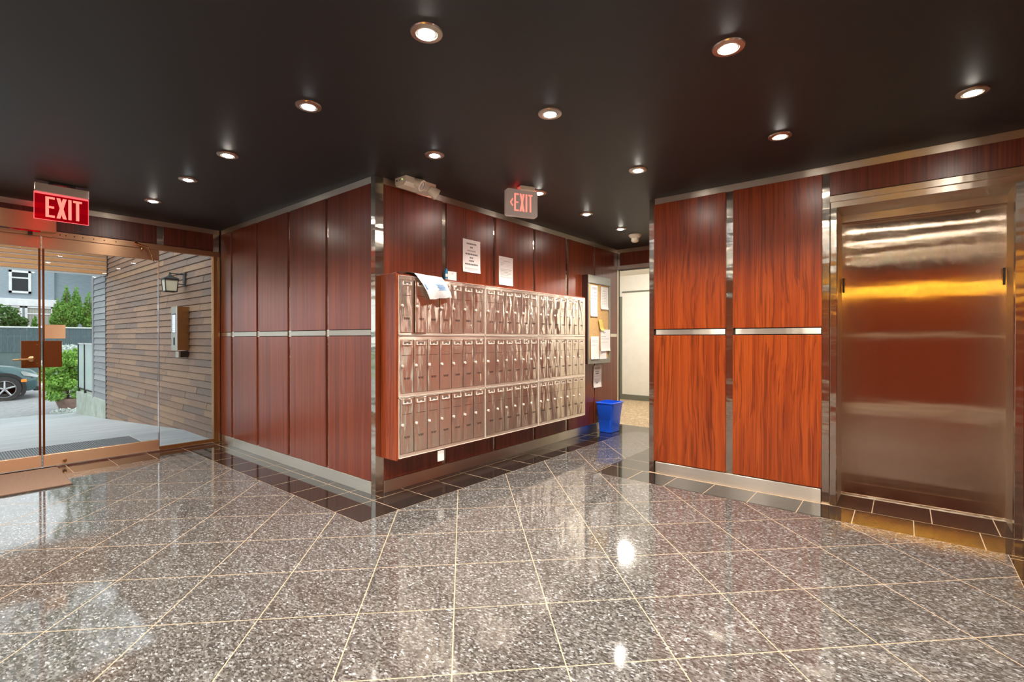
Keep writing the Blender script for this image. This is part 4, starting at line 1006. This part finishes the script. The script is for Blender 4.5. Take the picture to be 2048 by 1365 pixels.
TREES = [(-3.2, 17.4, 'tall street tree left of the doorway view, mirrored in the floor', [(-3.4, 17.5, 7.0), (-2.2, 17.2, 8.0), (-1.0, 17.6, 7.2), (.2, 17.2, 7.9), (-1.6, 18.2, 9.0), (.0, 18.2, 9.3), (-3.0, 18, 9.3), (1.3, 17.6, 7.6), (1.4, 18, 9.4), (-4.6, 17.6, 8.2)], 190),
         (4.2, 25.0, 'tall tree behind the fence beyond the grey clapboard wall', [(3.4, 25, 6.0), (4.4, 25.2, 7.0), (2.6, 25, 7.2), (3.6, 25, 8.4), (5.0, 25, 5.6), (2.4, 25, 5.4)], 500),
         (-7.5, 20.5, 'tall street tree further left along the kerb', [(-7.5, 20.5, 6.5), (-6.2, 20.4, 7.6), (-8.6, 20.5, 7.8), (-7.2, 20.6, 9.0)], 500)]
for x, y, lb_, cs, nl in TREES:
    plant('street_tree', (x, y, -.5), lb_, 'tree', [(c, (1.25, 1.2, 1.0), nl, .15, 'ball') for c in cs], 'leaf_street',
          [((x, y, -.6), (x, y, 4.4), .18, .13)] + [((x, y, 4.2 + .05 * k), (c[0], c[1], c[2] + .3), .07, .02) for k, c in enumerate(cs)], 'tall trees outside')

# ------------------------------------------------------------------ car (front points to +x)
cz0 = -.55; CYn = 16.2; CW = 1.80; xf = -.02
car = thing('parked_car', (-2.2, CYn + CW / 2, cz0), 'dark teal SUV parked on the street, front wheel in view', 'car')
prof = [  # x from the nose backwards, lower z, belt z, half width, top z, top half width
    (0.00, .36, .62, .62, .70, .55), (-.06, .30, .70, .74, .80, .66), (-.20, .26, .78, .84, .90, .74), (-.55, .25, .86, .895, .97, .78), (-1.0, .25, .92, .90, 1.04, .76), (-1.25, .25, .95, .90, 1.09, .74),
    (-1.75, .25, .97, .90, 1.45, .64), (-2.1, .25, .98, .90, 1.58, .60), (-2.8, .25, 1.0, .90, 1.60, .60), (-3.5, .25, 1.02, .90, 1.55, .60), (-3.95, .28, 1.02, .88, 1.30, .62), (-4.2, .34, .98, .82, 1.05, .66), (-4.28, .42, .85, .74, .92, .6)]
m = MB(); cyc = CYn + CW / 2
for (dx, zl, zb, hw, zt, tw) in prof:
    sec = [(-hw * .93, zl), (-hw, zl + .16), (-hw * 1.0, (zl + zb) / 2 + .05), (-hw * .985, zb), (-tw - .02, zt - .03), (-tw * .75, zt), (0, zt + .02), (tw * .75, zt), (tw + .02, zt - .03), (hw * .985, zb), (hw, (zl + zb) / 2 + .05), (hw, zl + .16), (hw * .93, zl)]
    for y_, z_ in sec: m.v.append((xf + dx, cyc + y_, cz0 + z_))
n = 13
for k in range(len(prof) - 1):
    for i in range(n): m.f.append((k * n + i, k * n + (i + 1) % n, (k + 1) * n + (i + 1) % n, (k + 1) * n + i))
m.f += [tuple(range(n)), tuple(range((len(prof) - 1) * n, len(prof) * n))]
m.build('body', 'car_paint', car, True)
def cb(m, name, mat, parent=car, sm=False): return m.build(name, mat, parent, sm)
for sy in (-1, 1):
    yy = cyc + sy * .895
    for wx in (-.72, -3.45):
        mm = MB().ringlathe([(.44, -.01), (.44, .028), (.36, .03), (.36, -.01)], (xf + wx, yy, cz0 + .35), (0, sy, 0), 28)
        mm.v = [(v[0], v[1], max(v[2], cz0 + .14)) for v in mm.v]; cb(mm, 'wheel_arch', 'car_dark')
        wh = cb(MB().lathe([(.20, -.18), (.33, -.18), (.345, -.14), (.345, .02), (.33, .045), (.24, .05), (.23, .02), (0, .02)], (xf + wx, yy, cz0 + .345), (0, sy, 0), 28), 'wheel', 'black_rubber', car, True)
        rim_ = MB().ringlathe([(.235, .03), (.235, .055), (.215, .055), (.215, .03)], (xf + wx, yy, cz0 + .345), (0, sy, 0), 28)
        for q in range(5):
            a = q * 2 * math.pi / 5 + .3
            rim_.tube((xf + wx, yy + sy * .05, cz0 + .345), (xf + wx + math.cos(a) * .22, yy + sy * .045, cz0 + .345 + math.sin(a) * .22), .03, .022, 6)
        rim_.lathe([(.05, .03), (.05, .07), (0, .075)], (xf + wx, yy, cz0 + .345), (0, sy, 0), 16); cb(rim_, 'rim', 'car_rim', wh)
    cb(MB().prism([(xf - .30, cz0 + .22), (xf - 3.9, cz0 + .22), (xf - 3.9, cz0 + .36), (xf - .30, cz0 + .36)], yy - .02, yy + .02), 'sill_cladding', 'car_dark')
    yh = cyc + sy * .74
    cb(MB().prism([(xf - .03, cz0 + .70), (xf - .36, cz0 + .83), (xf - .40, cz0 + .80), (xf - .34, cz0 + .70), (xf - .05, cz0 + .64)], yh - .06, yh + sy * .14 + .005), 'headlight', 'lamp_clear')
    cb(MB().box(xf - .40, xf - .28, yy - .03, yy + .012 * sy + .0, cz0 + .52, cz0 + .60, .005), 'side_marker', 'lamp_orange')
    cb(MB().prism([(xf - 1.36, cz0 + 1.05), (xf - 1.85, cz0 + 1.44), (xf - 3.4, cz0 + 1.48), (xf - 3.75, cz0 + 1.10)], cyc + sy * .70, cyc + sy * .80), 'side_window', 'car_glass')
cb(MB().box(xf - .05, xf + .012, cyc - .45, cyc + .45, cz0 + .48, cz0 + .60), 'grille', 'car_dark')
cb(MB().box(xf - .12, xf + .02, cyc - .70, cyc + .70, cz0 + .24, cz0 + .36, .02), 'lower_bumper', 'car_dark')
ws_ = MB().add([(xf - 1.27, cyc - .66, cz0 + 1.11), (xf - 1.27, cyc + .66, cz0 + 1.11), (xf - 1.74, cyc + .58, cz0 + 1.475), (xf - 1.74, cyc - .58, cz0 + 1.475), (xf - 1.30, cyc - .66, cz0 + 1.05), (xf - 1.30, cyc + .66, cz0 + 1.05), (xf - 1.78, cyc + .58, cz0 + 1.44), (xf - 1.78, cyc - .58, cz0 + 1.44)], [(0, 1, 2, 3), (7, 6, 5, 4), (0, 4, 5, 1), (1, 5, 6, 2), (2, 6, 7, 3), (3, 7, 4, 0)])
cb(ws_, 'windscreen', 'car_glass')
